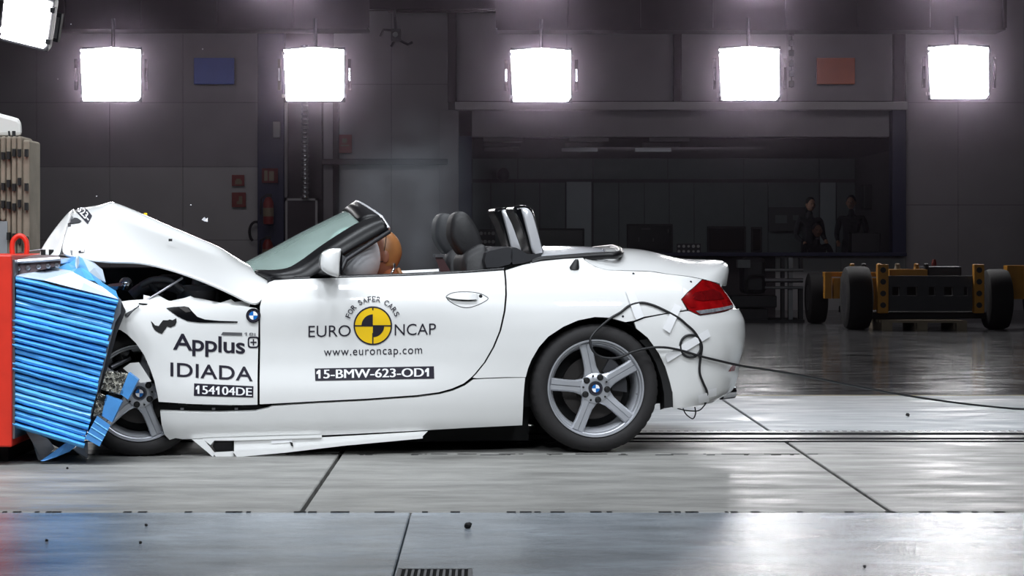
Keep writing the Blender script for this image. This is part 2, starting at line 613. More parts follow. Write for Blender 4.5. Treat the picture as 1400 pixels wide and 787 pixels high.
# drain grating at the bottom edge
g0, g1 = gnd(544, 780), gnd(646, 780)
gr = thing('drain_grating', 'small steel drain grating let into the near floor slab', 'grating', (0.5 * (g0.x + g1.x), g0.y - 0.15, 0))
MB().box((g0.x, g0.y - 0.3, 0), (g1.x, g0.y, 0.002)).build('sump', 'joint', gr)
fm = MB()
fm.box((g0.x, g0.y - 0.012, 0.001), (g1.x, g0.y, 0.008)).box((g0.x, g0.y - 0.3, 0.001), (g1.x, g0.y - 0.288, 0.008))
fm.box((g0.x, g0.y - 0.3, 0.001), (g0.x + 0.012, g0.y, 0.008)).box((g1.x - 0.012, g0.y - 0.3, 0.001), (g1.x, g0.y, 0.008))
fm.build('frame', 'steel', gr)
for i in range(12):
    x = g0.x + (g1.x - g0.x) * (i + 0.5) / 12
    MB().box((x - 0.004, g0.y - 0.29, 0.001), (x + 0.004, g0.y - 0.01, 0.007)).build('bar', 'steel', gr)

# ---- back wall with the long control-room window
YW = 24.0
wb = MB()
pbox(wb, -700, 150, 628, 440, YW, 0.25)
pbox(wb, 1238, 150, 2100, 440, YW, 0.25)
pbox(wb, -700, -420, 2100, 150, YW, 0.25)
pbox(wb, 628, 349, 1238, 440, YW, 0.25)
wall = struct('wall_back', wb, 'wall_dark')
# wall panels (separate sheets)
def wp(x0, y0, x1, y1, m, dep=0.02):
    mb = MB()
    pbox(mb, x0 + 0.3, y0 + 0.3, x1 - 0.3, y1 - 0.3, YW - dep, dep + 0.01)
    return mb.build('panel', m, wall)


for x0, x1 in ((-700, -590), (-590, -480), (-480, -370), (-370, -260), (-260, -150), (-150, -40), (-40, 50), (50, 150), (150, 250), (250, 354)):
    for y0, y1 in ((-60, 42), (42, 140), (140, 228), (228, 328), (328, 424)):
        wp(x0, y0, x1, y1, 'wall' if y1 < 229 else 'wall_low')
for x0, x1 in ((456, 535), (535, 613)):
    for y0, y1 in ((15, 115), (115, 217)):
        wp(x0, y0, x1, y1, 'wall')
    wp(x0, 224, x1, 424, 'wall_low')
wp(442, 140, 456, 424, 'wall')
for x0, x1 in ((622, 775), (775, 922), (932, 1076), (1076, 1222)):
    wp(x0, 15, x1, 138, 'wall')
for x0, x1 in ((1238, 1310), (1310, 1400), (1400, 1500), (1500, 1600), (1600, 1720), (1720, 1840), (1840, 1960), (1960, 2080)):
    for y0, y1 in ((-60, 140), (140, 280), (280, 424)):
        wp(x0, y0, x1, y1, 'wall')
wp(1060, 350, 1150, 424, 'wall_low', 0.04)
wp(1150, 350, 1238, 424, 'wall_low', 0.04)
wp(640, 350, 850, 424, 'wall_dark', 0.04)
wp(850, 350, 1060, 424, 'wall_dark', 0.04)
# lintel, posts, rails of the wall
def tr(n, x0, y0, x1, y1, m, Y=YW - 0.16, dep=0.16, nm=None):
    mb = MB()
    pbox(mb, x0, y0, x1, y1, Y, dep)
    return struct(nm or 'trim_%d' % n, mb, m, bevel=0.01)


tr(1, 622, 139, 1241, 150, 'wall_low', YW - 0.3, 0.3)
tr(2, 612, 14, 624, 140, 'beam')
tr(3, 921, 40, 931, 139, 'beam')
tr(4, 1222, 40, 1237, 139, 'beam')
tr(5, 1220, 150, 1239, 349, 'navy', YW - 0.25, 0.3)
tr(6, 625, 186, 645, 349, 'navy', YW - 0.1, 0.3)
tr(7, 440, 217, 612, 225, 'beam')
tr(8, 455, 140, 463, 424, 'beam')
tr(9, 352, 40, 388, 424, 'navy', YW - 0.35, 0.35)
tr(10, 388, 140, 393, 270, 'wall', YW - 0.2, 0.2)
tr(11, 393, 140, 440, 272, 'wall_dark', YW - 0.1, 0.1)
tr(12, 530, 10, 680, 16, 'beam', YW - 0.3, 0.2)
tr(15, 645, 150, 1216, 187, 'wall', YW - 0.02, 0.2)
tr(13, 628, 345, 1240, 350, 'navy', YW - 0.35, 0.4)
tr(14, 600, 150, 627, 424, 'wall', YW - 0.12, 0.12)

# ---- control room behind the window
YB = 33.0
rm = MB()
pbox(rm, 560, 150, 1300, 430, YB, 0.2)
a = ray(600, 150, YW + 0.25)
b = ray(1265, 150, YW + 0.25)
rm.box((a.x, YW + 0.25, 0), (a.x - 0.1, YB, 3.2))
rm.box((b.x + 0.3, YW + 0.25, 0), (b.x + 0.4, YB, 3.2))
rm_o = struct('wall_control_room', rm, 'wall_dark')


def rp_(x0, y0, x1, y1, m):
    mb = MB()
    pbox(mb, x0 + 0.5, y0 + 0.5, x1 - 0.5, y1 - 0.5, YB - 0.05, 0.06)
    return mb.build('panel', m, rm_o)


for x0, x1 in ((646, 708), (708, 811), (811, 913), (913, 1017), (1017, 1120), (1120, 1232)):
    rp_(x0, 212, x1, 245, 'room')
for x0, x1 in ((646, 671), (671, 704), (704, 738), (738, 773), (811, 846), (846, 881), (881, 915), (915, 949), (949, 1017), (1017, 1050),
               (1050, 1120), (1144, 1190), (1190, 1232)):
    rp_(x0, 249, x1, 350, 'room')
rp_(774, 248, 809, 350, 'room_door')
rp_(1121, 249, 1143, 350, 'room_door')
zc = ray(700, 188, YW).z
cb = MB().box((a.x - 0.2, YW + 0.25, zc), (b.x + 0.5, YB, zc + 0.1))
struct('ceiling_control_room', cb, 'ceil')
tl = []
for gx in (688, 805, 915):
    for yy in (191, 198, 205):
        d = F * (zc - 0.03 - HC) / (HY - yy)
        Y = d - D0
        x = (gx - CX) / F * (YW + D0) * (1 + (d - YW - D0) / 300)
        mb = MB().box((x - 0.30, Y - 0.12, zc - 0.06), (x + 0.30, Y + 0.02, zc - 0.001))
        lo = solo('tube_light', mb, 'strip', 'x', 'light', 'dim tube lights on the control room ceiling')
        tl.append((lo, gx, yy))
rowname = {191: 'nearest', 198: 'middle', 205: 'farthest'}
grpname = {688: 'left', 805: 'centre', 915: 'right'}
for lo, gx, yy in tl:
    lo['label'] = 'dim tube light, %s row of the %s group on the control room ceiling' % (rowname[yy], grpname[gx])

# ---- hall ceiling and side walls
struct('ceiling', MB().box((-16, -7, 7.6), (16, 24.2, 7.8)), 'ceil')
struct('wall_left', MB().box((-16.2, -7, 0), (-16, 40, 7.6)), 'wall_dark')
struct('wall_right', MB().box((16, -7, 0), (16.2, 40, 7.6)), 'wall_dark')


# gantry beams that carry the floodlights
def gantry(x0, x1, y1, label):
    Y = 18.76
    a = ray(x0, -40, Y)
    b = ray(x1, y1, Y)
    t = thing('gantry_beam', label, 'beam', ((a.x + b.x) / 2, Y + 0.3, b.z))
    MB().box((a.x, Y, b.z), (b.x, Y + 0.05, b.z + 0.45)).build('web_plate', 'beam', t)
    MB().box((a.x, Y - 0.12, b.z), (b.x, Y + 0.5, b.z + 0.03)).build('flange', 'beam', t)
    MB().box((a.x, Y - 0.12, b.z + 0.45), (b.x, Y + 0.5, b.z + 0.48)).build('flange', 'beam', t)
    n = int((x1 - x0) / 90)
    for i in range(n + 1):
        x = a.x + (b.x - a.x) * i / n
        MB().box((x - 0.02, Y - 0.1, b.z + 0.03), (x + 0.02, Y, b.z + 0.45)).build('stiffener', 'beam', t)
    return t


gantry(-120, 503, 41, 'dark steel gantry beam above the left pair of floodlights')
gantry(680, 1372, 42, 'long dark steel gantry beam above the three right floodlights')
mb = MB()
pbox(mb, 495, -6, 690, 12, 18.95, 0.2)
solo('crane_rail', mb, 'beam', 'thin dark crane rail bridging the gap between the two gantry beams', 'rail')


# ---- floodlights
def floodlight(px, py, Y, wpx, hpx, label, group):
    c = ray(px, py, Y)
    sc_ = (Y + D0) / F
    W, H = wpx * sc_, hpx * sc_
    t = thing('floodlight', label, 'light', (c.x, Y + 0.1, c.z - H / 2), 0, group)
    hb = MB()
    hb.loft([[(c.x - W / 2 - .02, Y, c.z - H / 2 - .02), (c.x + W / 2 + .02, Y, c.z - H / 2 - .02), (c.x + W / 2 + .02, Y, c.z + H / 2 + .02), (c.x - W / 2 - .02, Y, c.z + H / 2 + .02)],
             [(c.x - W / 2, Y + .1, c.z - H / 2), (c.x + W / 2, Y + .1, c.z - H / 2), (c.x + W / 2, Y + .1, c.z + H / 2), (c.x - W / 2, Y + .1, c.z + H / 2)],
             [(c.x - W / 3, Y + .25, c.z - H / 3), (c.x + W / 3, Y + .25, c.z - H / 3), (c.x + W / 3, Y + .25, c.z + H / 3), (c.x - W / 3, Y + .25, c.z + H / 3)]])
    hb.build('housing', 'housing', t)
    k = 0.018 * W / .75
    poly = [(-W / 2 + k, -H / 2), (W / 2 - k * 2, -H / 2), (W / 2, -H / 2 + 3 * k), (W / 2, H / 2 - k), (W / 4, H / 2), (0, H / 2 + k), (-W / 4, H / 2), (-W / 2 - k, H / 2 - k)]
    MB().prism([(c.x + x, Y - .012, c.z + z) for x, z in poly], [(c.x + x, Y - .002, c.z + z) for x, z in poly]).build('lamp_face', 'emit', t)
    for sx in (-1, 1):
        for sz in (-1, 1):
            x, z = c.x + sx * (W / 2 + .02), c.z + sz * (H / 2 - .06)
            MB().box((x - .02, Y - .03, z - .02), (x + .02, Y + .01, z + .02)).build('clip', 'steel', t)
        x = c.x + sx * (W / 2 + .075)
        MB().box((x - .02, Y - .02, c.z - H * .3), (x + .02, Y + .02, c.z + H * .3)).build('yoke_arm', 'housing', t)
        MB().box((x - .012, Y - .03, c.z - .08), (x + .012, Y - .018, c.z + .08)).build('handle_strip', 'chrome', t)
    MB().tube([(c.x, Y + .15, c.z + H / 2 - .02), (c.x, Y + .15, c.z + H / 2 + .4)], .025).build('hanger', 'housing', t)
    return t


GL = 'floodlights hung in a row along the back of the hall'
YF = 18.5
for px, py, lab in ((152, 102, 'bright white floodlight hanging left of the blue wall panel'),
                    (430, 102, 'bright white floodlight hanging over the silver foil duct'),
                    (740, 103, 'bright white floodlight hanging above the roll hoops of the car'),
                    (1025, 101, 'bright white floodlight hanging left of the orange wall panel'),
                    (1311, 99, 'bright white floodlight hanging right of the orange wall panel')):
    floodlight(px, py, YF, 80, 71, lab, GL)
GU = 'upper floodlights just cut off by the top of the frame'
for px, lab in ((385, 'upper floodlight above the frame over the duct'), (725, 'upper floodlight above the frame over the middle one'),
                (1040, 'upper floodlight above the frame over the orange panel'), (1300, 'upper floodlight above the frame, rightmost one')):
    floodlight(px, -42, YF, 78, 70, lab, GU)
# near tilted floodlight at the top left corner
c = ray(36, 25, 6.0)
t = floodlight(36, 22, 6.0, 68, 66, 'large tilted floodlight at the top left corner of the hall', None)
t.rotation_euler = (radians(12), radians(14), radians(-12))

# ---- small things on the wall
mb = MB()
pbox(mb, 265, 79, 320, 115, YW - 0.12, 0.06)
o = solo('wall_panel_sign', mb, 'panel_blue', 'plain blue rectangular panel on the back wall', 'panel', bevel=.008)
mb = MB()
pbox(mb, 1117, 79, 1169, 115, YW - 0.12, 0.06)
o = solo('wall_panel_sign', mb, 'panel_orange', 'plain orange rectangular panel on the back wall', 'panel', bevel=.008)


def sign(x0, y0, x1, y1, Y, label, mark):
    c = ray((x0 + x1) / 2, y1, Y)
    t = thing('fire_sign', label, 'sign', c, 0, 'small red safety signs on the back wall')
    mb = MB()
    pbox(mb, x0, y0, x1, y1, Y, 0.02)
    mb.build('plate', 'sign_red', t)
    for (a0, b0, a1, b1) in mark:
        mb = MB()
        pbox(mb, x0 + (x1 - x0) * a0, y0 + (y1 - y0) * b0, x0 + (x1 - x0) * a1, y0 + (y1 - y0) * b1, Y - .006, .008)
        mb.build('pictogram', 'sign_pale', t)


sign(317, 239, 334, 254, YW - .08, 'small brown red sign with a pale hose mark, upper of the pair', ((.25, .5, .8, .85), (.35, .35, .7, .5)))
sign(317, 263, 336, 283, YW - .08, 'small red sign with a pale extinguisher mark, lower of the pair', ((.5, .25, .75, .6), (.35, .6, .75, .8)))
sign(358, 230, 380, 250, YW - .40, 'square red fire sign on the dark blue column', ((.15, .15, .35, .85), (.45, .2, .75, .85)))
sign(462, 184, 481, 209, YW - .08, 'dim red fire sign right of the silver duct', ((.3, .2, .65, .45), (.2, .55, .8, .62)))


def extinguisher(px, y0, y1, label):
    Y = YW - .5
    b = ray(px, y1, Y)
    tp = ray(px, y0, Y)
    h = tp.z - b.z
    t = thing('fire_extinguisher', label, 'extinguisher', b, 0, 'fire extinguishers on the blue column')
    MB().lathez([(.02, 0), (.075, .01), (.08, .05), (.08, h * .65), (.05, h * .8), (.025, h * .84)], 16, b).build('cylinder', 'sign_red', t, smooth=40)
    MB().lathez([(.081, h * .25), (.0815, h * .26), (.0815, h * .5), (.081, h * .51)], 16, b, caps=False).build('paper_band', 'sign_pale', t)
    MB().box((b.x - .03, b.y - .02, b.z + h * .84), (b.x + .05, b.y + .02, b.z + h * .94)).build('valve', 'black', t)
    MB().tube([(b.x - .03, b.y, b.z + h * .9), (b.x - .11, b.y, b.z + h * .8), (b.x - .12, b.y, b.z + h * .3)], .012).build('hose', 'black', t)
    MB().box((b.x - .05, b.y + .05, b.z + h * .3), (b.x + .05, b.y + .16, b.z + h * .4)).build('bracket', 'dark_metal', t)


extinguisher(367, 262, 307, 'red fire extinguisher with a pale band on the dark blue column')
extinguisher(366, 320, 362, 'lower red extinguisher behind the windscreen base on the column')
mb = MB()
pts = [ray(350 + 9 * cos(t_), 317 + 14 * sin(t_), YW - .12) for t_ in [radians(-60 + 20 * i) - pi for i in range(13)]]
mb.tube(pts, .02)
solo('hose_loop', mb, 'black', 'dark curved hose loop beside the dark blue column', 'hose', smooth=60)
# foil duct
mb = MB()
b = ray(417, 272, YW - .3)
tp = ray(417, 60, YW - .3)
prof = []
n = 34
for i in range(n):
    z = (tp.z - b.z) * i / n
    dz = (tp.z - b.z) / n
    prof += [(.05, z), (.066, z + dz * .35), (.066, z + dz * .65)]
mb.lathez(prof, 16, b)
solo('foil_duct', mb, 'duct', 'silver corrugated foil duct running down the wall below a floodlight', 'duct', smooth=30)
t = thing('framed_board', 'pale framed dark board at the foot of the silver duct', 'board', ray(412, 420, YW - .25))
for r in ((390, 271, 434, 274), (390, 271, 393, 420), (431, 271, 434, 420)):
    mb = MB()
    pbox(mb, *r, YW - .28, .04)
    mb.build('frame', 'wall_low', t)
mb = MB()
pbox(mb, 393, 274, 431, 420, YW - .26, .03)
mb.build('board', 'wall_dark', t)
mb = MB()
pbox(mb, 373, 166, 383, 188, YW - .45, .1)
solo('junction_box', mb, 'grey_paint', 'small grey junction box high on the dark blue column', 'box', bevel=.01)
# camera head hanging between the gantries
c = ray(541, 47, 19)
t = thing('pan_camera', 'dark camera head with thin arms hanging from the crane rail', 'camera', (c.x, c.y, c.z - .1))
MB().box((c.x - .06, 18.95, c.z - .09), (c.x + .07, 19.15, c.z + .07)).build('camera_body', 'dark_metal', t, bevel=.01)
MB().lathe([(.035, 0), (.04, .02), (.04, .06)], 14, (c.x, 18.88, c.z - .01), caps=True).build('lens', 'black_gloss', t)
MB().tube([(c.x, 19.05, c.z + .06), (c.x - .02, 19.05, c.z + .36)], .02).build('hanger', 'dark_metal', t)
MB().tube([(c.x - .05, 19.0, c.z + .05), (c.x - .16, 19, c.z + .06), (c.x - .2, 19, c.z - .03)], .018).build('arm', 'dark_metal', t)
MB().tube([(c.x + .06, 19.0, c.z - .08), (c.x + .16, 19, c.z - .13), (c.x + .22, 19, c.z - .1)], .018).build('arm', 'dark_metal', t)
MB().tube([(c.x - .02, 19.0, c.z - .09), (c.x - .06, 19, c.z - .16)], .018).build('arm', 'dark_metal', t)
mb = MB()
pbox(mb, 1081.5, 38, 1083.5, 120, 19.12, .04)
for i in range(6):
    pbox(mb, 1079, 40 + i * 14, 1086, 49 + i * 14, 19.1, .08)
solo('cable_chain', mb, 'dark_metal', 'hanging chain of dark links right of a floodlight near the orange panel', 'chain', bevel=.01)

# ---- things in the control room
def desk(x0, x1, Y, label):
    a, b = ray(x0, 330, Y), ray(x1, 330, Y)
    t = thing('desk', label, 'desk', ((a.x + b.x) / 2, Y, 0))
    MB().box((a.x, Y, .72), (b.x, Y + .8, .76)).build('desk_top', 'dark_metal', t)
    for x in (a.x + .04, b.x - .08):
        for y in (Y + .04, Y + .72):
            MB().box((x, y, 0), (x + .05, y + .05, .72)).build('leg', 'dark_metal', t)


desk(650, 850, YW + 1.2, 'long dark desk in the control room behind the roll hoops')
desk(860, 1060, YW + 1.2, 'long dark desk in the control room above the car boot')
desk(1065, 1210, YW + 1.2, 'dark desk in the control room beside the standing people')


def monitor(x0, y0, x1, y1, label, deskz=.76, specks=()):
    Y = YW + 1.5
    a, b = ray(x0, y0, Y), ray(x1, y1, Y)
    t = thing('monitor', label, 'monitor', ((a.x + b.x) / 2, Y + .08, deskz))
    MB().box((a.x, Y, max(b.z, deskz + .08)), (b.x, Y + .06, a.z)).build('casing', 'black', t, bevel=.012)
    MB().box((a.x + .03, Y - .006, max(b.z, deskz + .08) + .03), (b.x - .03, Y, a.z - .03)).build('screen', 'black_gloss', t)
    cx_ = (a.x + b.x) / 2
    MB().box((cx_ - .04, Y + .03, deskz), (cx_ + .04, Y + .06, deskz + .2)).build('stand', 'black', t)
    MB().box((cx_ - .12, Y - .06, deskz), (cx_ + .12, Y + .14, deskz + .015)).build('foot', 'black', t)
    for (sx, sy, sw, sh) in specks:
        mb = MB()
        pbox(mb, sx, sy, sx + sw, sy + sh, Y - .012, .005)
        mb.build('painted_reflection', 'strip', t)  # reflections on the casing, painted as faintly glowing strips


monitor(735, 312, 799, 338, 'wide dark monitor in the control room right of the roll hoops')
monitor(857, 306, 920, 345, 'dark monitor with faint painted reflections above the car boot', specks=((877, 312, 12, 1.5), (892, 325, 2, 5), (913, 313, 1.2, 5), (873, 324, 1, 6)))
monitor(967, 309, 1020, 345, 'plain dark monitor right of the car boot in the control room')
monitor(1027, 310, 1042, 345, 'narrow dark monitor beside a wider one in the control room')


def printed_board(x0, y0, x1, y1, label):
    Y = YW - .3 if x0 > 800 else YW + .9
    c = ray((x0 + x1) / 2, y1, Y)
    t = thing('pattern_board', label, 'board', c)
    mb = MB()
    pbox(mb, x0, y0, x1, y1, Y, .03)
    mb.build('board', 'trim', t)
    n = 4 if x1 - x0 < 30 else 5
    for i in range(n):
        for j in range(2):
            cxp, cyp = x0 + (x1 - x0) * (i + .5) / n, y0 + (y1 - y0) * (j + .5) / 2
            r = random.uniform(1.6, 2.6)
            mb = MB()
            c2 = ray(cxp, cyp, Y - .01)
            rr = r * (Y + D0) / F
            mb.lathe([(rr * .5, 0), (rr, .002), (rr, .008)], 10, c2, caps=True)
            mb.build('pale_disc', 'wall_low', t)


printed_board(655, 313, 677, 336, 'small board with pale round marks between headrest and roll hoops')
printed_board(925, 333, 958, 347, 'small board with pale round marks above the tail of the car')
mb = MB()
c = ray(688, 245, YB - .4)
mb.ell((c.x, c.y, c.z + .09), (.12, .12, .14))
solo('round_hat', mb, 'black', 'dark rounded object on a ledge of the control room wall', 'object', smooth=60)
mb = MB()
pbox(mb, 636, 190, 641, 300, YW + .4, .1)
solo('red_post', mb, mat('dull_red', (96, 52, 44), .7), 'dull red post beside the navy window frame', 'post')
t = thing('notice_board', 'dark notice board with pale sheets in the control room', 'board', ray(1085, 316, YB - .3))
mb = MB()
pbox(mb, 1051, 283, 1101, 316, YB - .3, .05)
mb.build('backing', 'trim', t)
for r in ((1060, 294, 1076, 305), (1084, 294, 1092, 301)):
    mb = MB()
    pbox(mb, *r, YB - .31, .006)
    mb.build('paper_sheet', 'room', t)
mb = MB()
pbox(mb, 1181, 252, 1206, 286, YB - 2.0, .4)
solo('wall_speaker', mb, 'black', 'black box hung high at the right end of the control room', 'box', bevel=.02)
mb = MB()
pbox(mb, 1164, 318, 1204, 346, YW + 1.4, .35)
solo('equipment_case', mb, 'dark_metal', 'dark grey equipment case on the desk at the right of the control room', 'case', bevel=.02)


def person(px, py_head, Y, label, seated=False, turn=0.0, shirt='cloth_dark'):
    hz = ray(px, py_head, Y)
    x, top = hz.x, hz.z + .11
    base = Vector((x, Y, 0))
    t = thing('person', label, 'person', base, 0, 'people in the control room')
    k = 1.0 if seated else top / 1.75
    if not seated:
        J = {'pel': (0, 0, .95), 'ches': (0, 0, 1.28), 'nek': (0, 0, 1.48), 'hd': (0, -.02, 1.56),
             'sL': (-.19, 0, 1.42), 'eL': (-.25, .02, 1.13), 'wL': (-.2, -.18, 1.02), 'sR': (.19, 0, 1.42), 'eR': (.26, .02, 1.13), 'wR': (.2, -.2, 1.05),
             'hL': (-.1, 0, .9), 'kL': (-.11, -.02, .5), 'aL': (-.12, .02, .08), 'tL': (-.13, -.14, .03), 'hR': (.1, 0, .9), 'kR': (.11, -.02, .5), 'aR': (.12, .02, .08), 'tR': (.13, -.14, .03)}
    else:
        J = {'pel': (0, .1, .48), 'ches': (0, .06, .82), 'nek': (0, .02, 1.04), 'hd': (0, -.01, 1.12),
             'sL': (-.19, .04, .98), 'eL': (-.26, -.05, .74), 'wL': (-.18, -.3, .8), 'sR': (.19, .04, .98), 'eR': (.26, -.05, .74), 'wR': (.18, -.3, .8),
             'hL': (-.1, .05, .5), 'kL': (-.12, -.38, .52), 'aL': (-.12, -.36, .1), 'tL': (-.13, -.5, .03), 'hR': (.1, .05, .5), 'kR': (.12, -.38, .52), 'aR': (.12, -.36, .1), 'tR': (.13, -.5, .03)}
    names = list(J)
    R = {'pel': .14, 'ches': .15, 'nek': .055, 'hd': .05, 's': .07, 'e': .048, 'w': .032, 'h': .09, 'k': .062, 'a': .04, 't': .035}
    ed = [('pel', 'ches'), ('ches', 'nek'), ('nek', 'hd'), ('ches', 'sL'), ('sL', 'eL'), ('eL', 'wL'), ('ches', 'sR'), ('sR', 'eR'), ('eR', 'wR'),
          ('pel', 'hL'), ('hL', 'kL'), ('kL', 'aL'), ('aL', 'tL'), ('pel', 'hR'), ('hR', 'kR'), ('kR', 'aR'), ('aR', 'tR')]
    me = bpy.data.meshes.new('body')
    me.from_pydata([tuple(Vector(J[n_]) * k) for n_ in names], [(names.index(p), names.index(q)) for p, q in ed], [])
    me.materials.append(M[shirt])
    o = bpy.data.objects.new('body', me)
    COL.objects.link(o)
    o.parent = t
    sk = o.modifiers.new('skin', 'SKIN')
    lay = me.skin_vertices[0] if me.skin_vertices else me.attributes and None
    if lay is None:
        bm = bmesh.new()
        bm.from_mesh(me)
        bm.verts.layers.skin.verify()
        bm.to_mesh(me)
        bm.free()
        lay = me.skin_vertices[0]
    for i, n_ in enumerate(names):
        r = R.get(n_, R.get(n_[0], .05)) * k
        lay.data[i].radius = (r, r * (.75 if n_ in ('pel', 'ches') else 1))
    lay.data[0].use_root = True
    sb = o.modifiers.new('sub', 'SUBSURF')
    sb.levels = sb.render_levels = 1
    hc = Vector(J['hd']) * k + Vector((0, -.02, .1))
    hb = MB()
    hb.ell(hc, (.075, .095, .115), 18, 12)
    hb.ell(hc + Vector((0, -.098, -.012)), (.014, .02, .022), 8, 6)
    for sx in (-1, 1):
        hb.ell(hc + Vector((sx * .077, .005, -.01)), (.012, .02, .032), 8, 6)
    hb.build('head', 'skin', t, smooth=60, off=(0, 0, 0))
    fb = MB()
    for sx in (-1, 1):
        fb.ell(hc + Vector((sx * .03, -.088, .008)), (.012, .008, .007), 8, 6)
    fb.box(hc + Vector((-.025, -.09, -.062)), hc + Vector((.025, -.078, -.054)))
    fb.build('eyes_and_mouth', 'black', t, off=(0, 0, 0))
    hr = MB()
    hr.ell(hc + Vector((0, .018, .028)), (.082, .095, .105), 18, 10)
    hr.build('hair', 'hair', t, smooth=60, off=(0, 0, 0))
    for s_ in 'LR':
        wv = Vector(J['w' + s_]) * k
        hd_ = MB()
        dr = (wv - Vector(J['e' + s_]) * k).normalized()
        hd_.ell(wv + dr * .04, (.03, .04, .035), 8, 6)
        for q in range(4):
            hd_.tube([wv + dr * .06 + Vector((-.02 + q * .014, 0, .005)), wv + dr * .11 + Vector((-.02 + q * .014, 0, -.005)), wv + dr * .125 + Vector((-.02 + q * .014, 0, -.03))], .007, 6)
        hd_.tube([wv + dr * .03 + Vector((.025 if s_ == 'L' else -.025, 0, 0)), wv + dr * .08 + Vector((.04 if s_ == 'L' else -.04, 0, -.01))], .008, 6)
        hd_.build('hand', 'skin', t, smooth=60, off=(0, 0, 0))
    t.rotation_euler = (0, 0, turn)


person(1107, 281, YW + 4.6, 'dim figure standing in the control room before the notice board', False, .3)
person(1164, 278, YW + 4.4, 'dim dark-haired figure standing at the right of the control room', False, -.3)
person(1117, 308, YW + 3.4, 'dim seated figure between the two standing ones in the control room', True, .1)

# ---- yellow barrier trolley at the right
YT = gnd(1170, 451).y
t = thing('barrier_trolley', 'large yellow and dark grey wheeled barrier trolley parked at the right', 'trolley', ray(1270, 451, YT) * 1)
t.location.z = 0
OFF[t.name] = Vector(t.location)


def tyre_edge(px, ptop, pbot, wpx, Y, ry=0):
    c0 = ray(px, (ptop + pbot) / 2, Y)
    R = (pbot - ptop) / 2 * (Y + D0) / F
    c0.z = R
    wd = wpx * (Y + D0) / F
    mb = MB()
    prof = [(R * .55, -wd / 2), (R * .85, -wd / 2 * 1.02), (R * .96, -wd / 2 * .9), (R, -wd / 2 * .6), (R, wd / 2 * .6), (R * .96, wd / 2 * .9), (R * .85, wd / 2 * 1.02), (R * .55, wd / 2)]
    rings = [[(c0.x + a_, c0.y + r * cos(2 * pi * i / 28), c0.z + r * sin(2 * pi * i / 28)) for i in range(28)] for r, a_ in prof]
    mb.loft(rings, 0)
    o = mb.build('tyre', 'dark', t, smooth=40)
    hb = MB()
    hb.loft([[(c0.x + a_, c0.y + r * cos(2 * pi * i / 20), c0.z + r * sin(2 * pi * i / 20)) for i in range(20)] for r, a_ in ((R * .5, -wd / 2 * 1.01), (R * .5, wd / 2 * 1.01))])
    hb.build('wheel_disc', 'dark_metal', o)


tyre_edge(1171, 366, 452, 34, YT + .3)
tyre_edge(1116, 370, 440, 24, YT + 2.3)
tyre_edge(1362, 370, 452, 32, YT + .3)
tyre_edge(1420, 370, 440, 30, YT + 2.6)
for x0, x1 in ((1200, 1215), (1332, 1346)):
    mb = MB()
    pbox(mb, x0, 361, x1, 428, YT - .1, .12)
    p = mb.build('bolted_post', 'mbd_yellow', t, bevel=.01)
    for i in range(4):
        c0 = ray((x0 + x1) / 2, 369 + i * 16, YT - .11)
        MB().lathe([(.034, 0), (.034, .02)], 10, c0, caps=True).build('hole', 'black', p)
mb = MB()
pbox(mb, 1215, 377, 1332, 392, YT, .1)
mb.build('cross_plate', 'dark_metal', t)
mb = MB()
pbox(mb, 1215, 404, 1332, 425, YT, .1)
mb.build('cross_plate', 'dark_metal', t)
for x0, x1 in ((1215, 1220), (1230, 1240), (1254, 1270), (1279, 1291), (1303, 1318), (1324, 1332)):
    mb = MB()
    pbox(mb, x0, 392, x1, 404, YT + .02, .08)
    mb.build('upright_plate', 'dark_metal', t)
mb = MB()
pbox(mb, 1215, 392, 1332, 404, YT + .5, .1)
mb.build('inner_plate', 'dark', t)
mb = MB()
pbox(mb, 1128, 372, 1310, 378, YT + 1.2, .2)
pbox(mb, 1216, 368, 1268, 377, YT + .3, .2)
mb.build('top_rail', 'mbd_yellow', t)
for r in ((1128, 372, 1137, 408), (1140, 380, 1149, 408), (1188, 380, 1198, 425)):
    mb = MB()
    pbox(mb, *r, YT + 1.0, .15)
    mb.build('side_bracket', 'mbd_yellow', t)
for x, m in ((1165, 'mbd_yellow'), (1181, 'black'), (1202, 'mbd_yellow'), (1227, 'wood'), (1253, 'mbd_yellow'), (1266, 'black')):
    c0 = ray(x, 370, YT + .8)
    MB().lathez([(.04, 0), (.04, .06), (.03, .09), (.03, .12), (.015, .13)], 12, (c0.x, c0.y, c0.z - .04)).build('top_fitting', m, t)
c0 = ray(1277, 368, YT + .8)
MB().lathez([(.03, 0), (.03, .04), (.02, .08)], 12, (c0.x, c0.y, c0.z + .04)).build('red_beacon', 'sign_red', t)
mb = MB()
pbox(mb, 1262, 364, 1315, 378, YT + .9, .4)
mb.build('battery_case', 'dark_metal', t, bevel=.02)
b0, b1 = ray(1190, 426, YT + .3), ray(1345, 435, YT + .3)
MB().box((b0.x, YT + .2, b1.z), (b1.x, YT + 2.8, b0.z)).build('chassis', 'dark', t)
MB().box((ray(1390, 0, YT).x, YT + .5, .35), (ray(1440, 0, YT).x, YT + .7, .75)).build('side_bracket', 'mbd_yellow', t)
# pallet
t = thing('pallet', 'pale wooden pallet under the front of the yellow trolley', 'pallet', ray(1262, 452, YT - .1))
t.location.z = 0
OFF[t.name] = Vector(t.location)
pa, pb = ray(1206, 452, YT - .15), ray(1314, 452, YT - .15)
for i in range(3):
    x = pa.x + (pb.x - pa.x) * (i / 2) - (.05 if i == 2 else 0 if i == 0 else .05)
    MB().box((x, YT - .15, 0), (x + .12, YT + .8, .09)).build('block', 'wood', t)
for i in range(5):
    y = YT - .15 + i * .2
    MB().box((pa.x, y, .09), (pb.x + .07, y + .12, .115)).build('slat', 'wood', t)
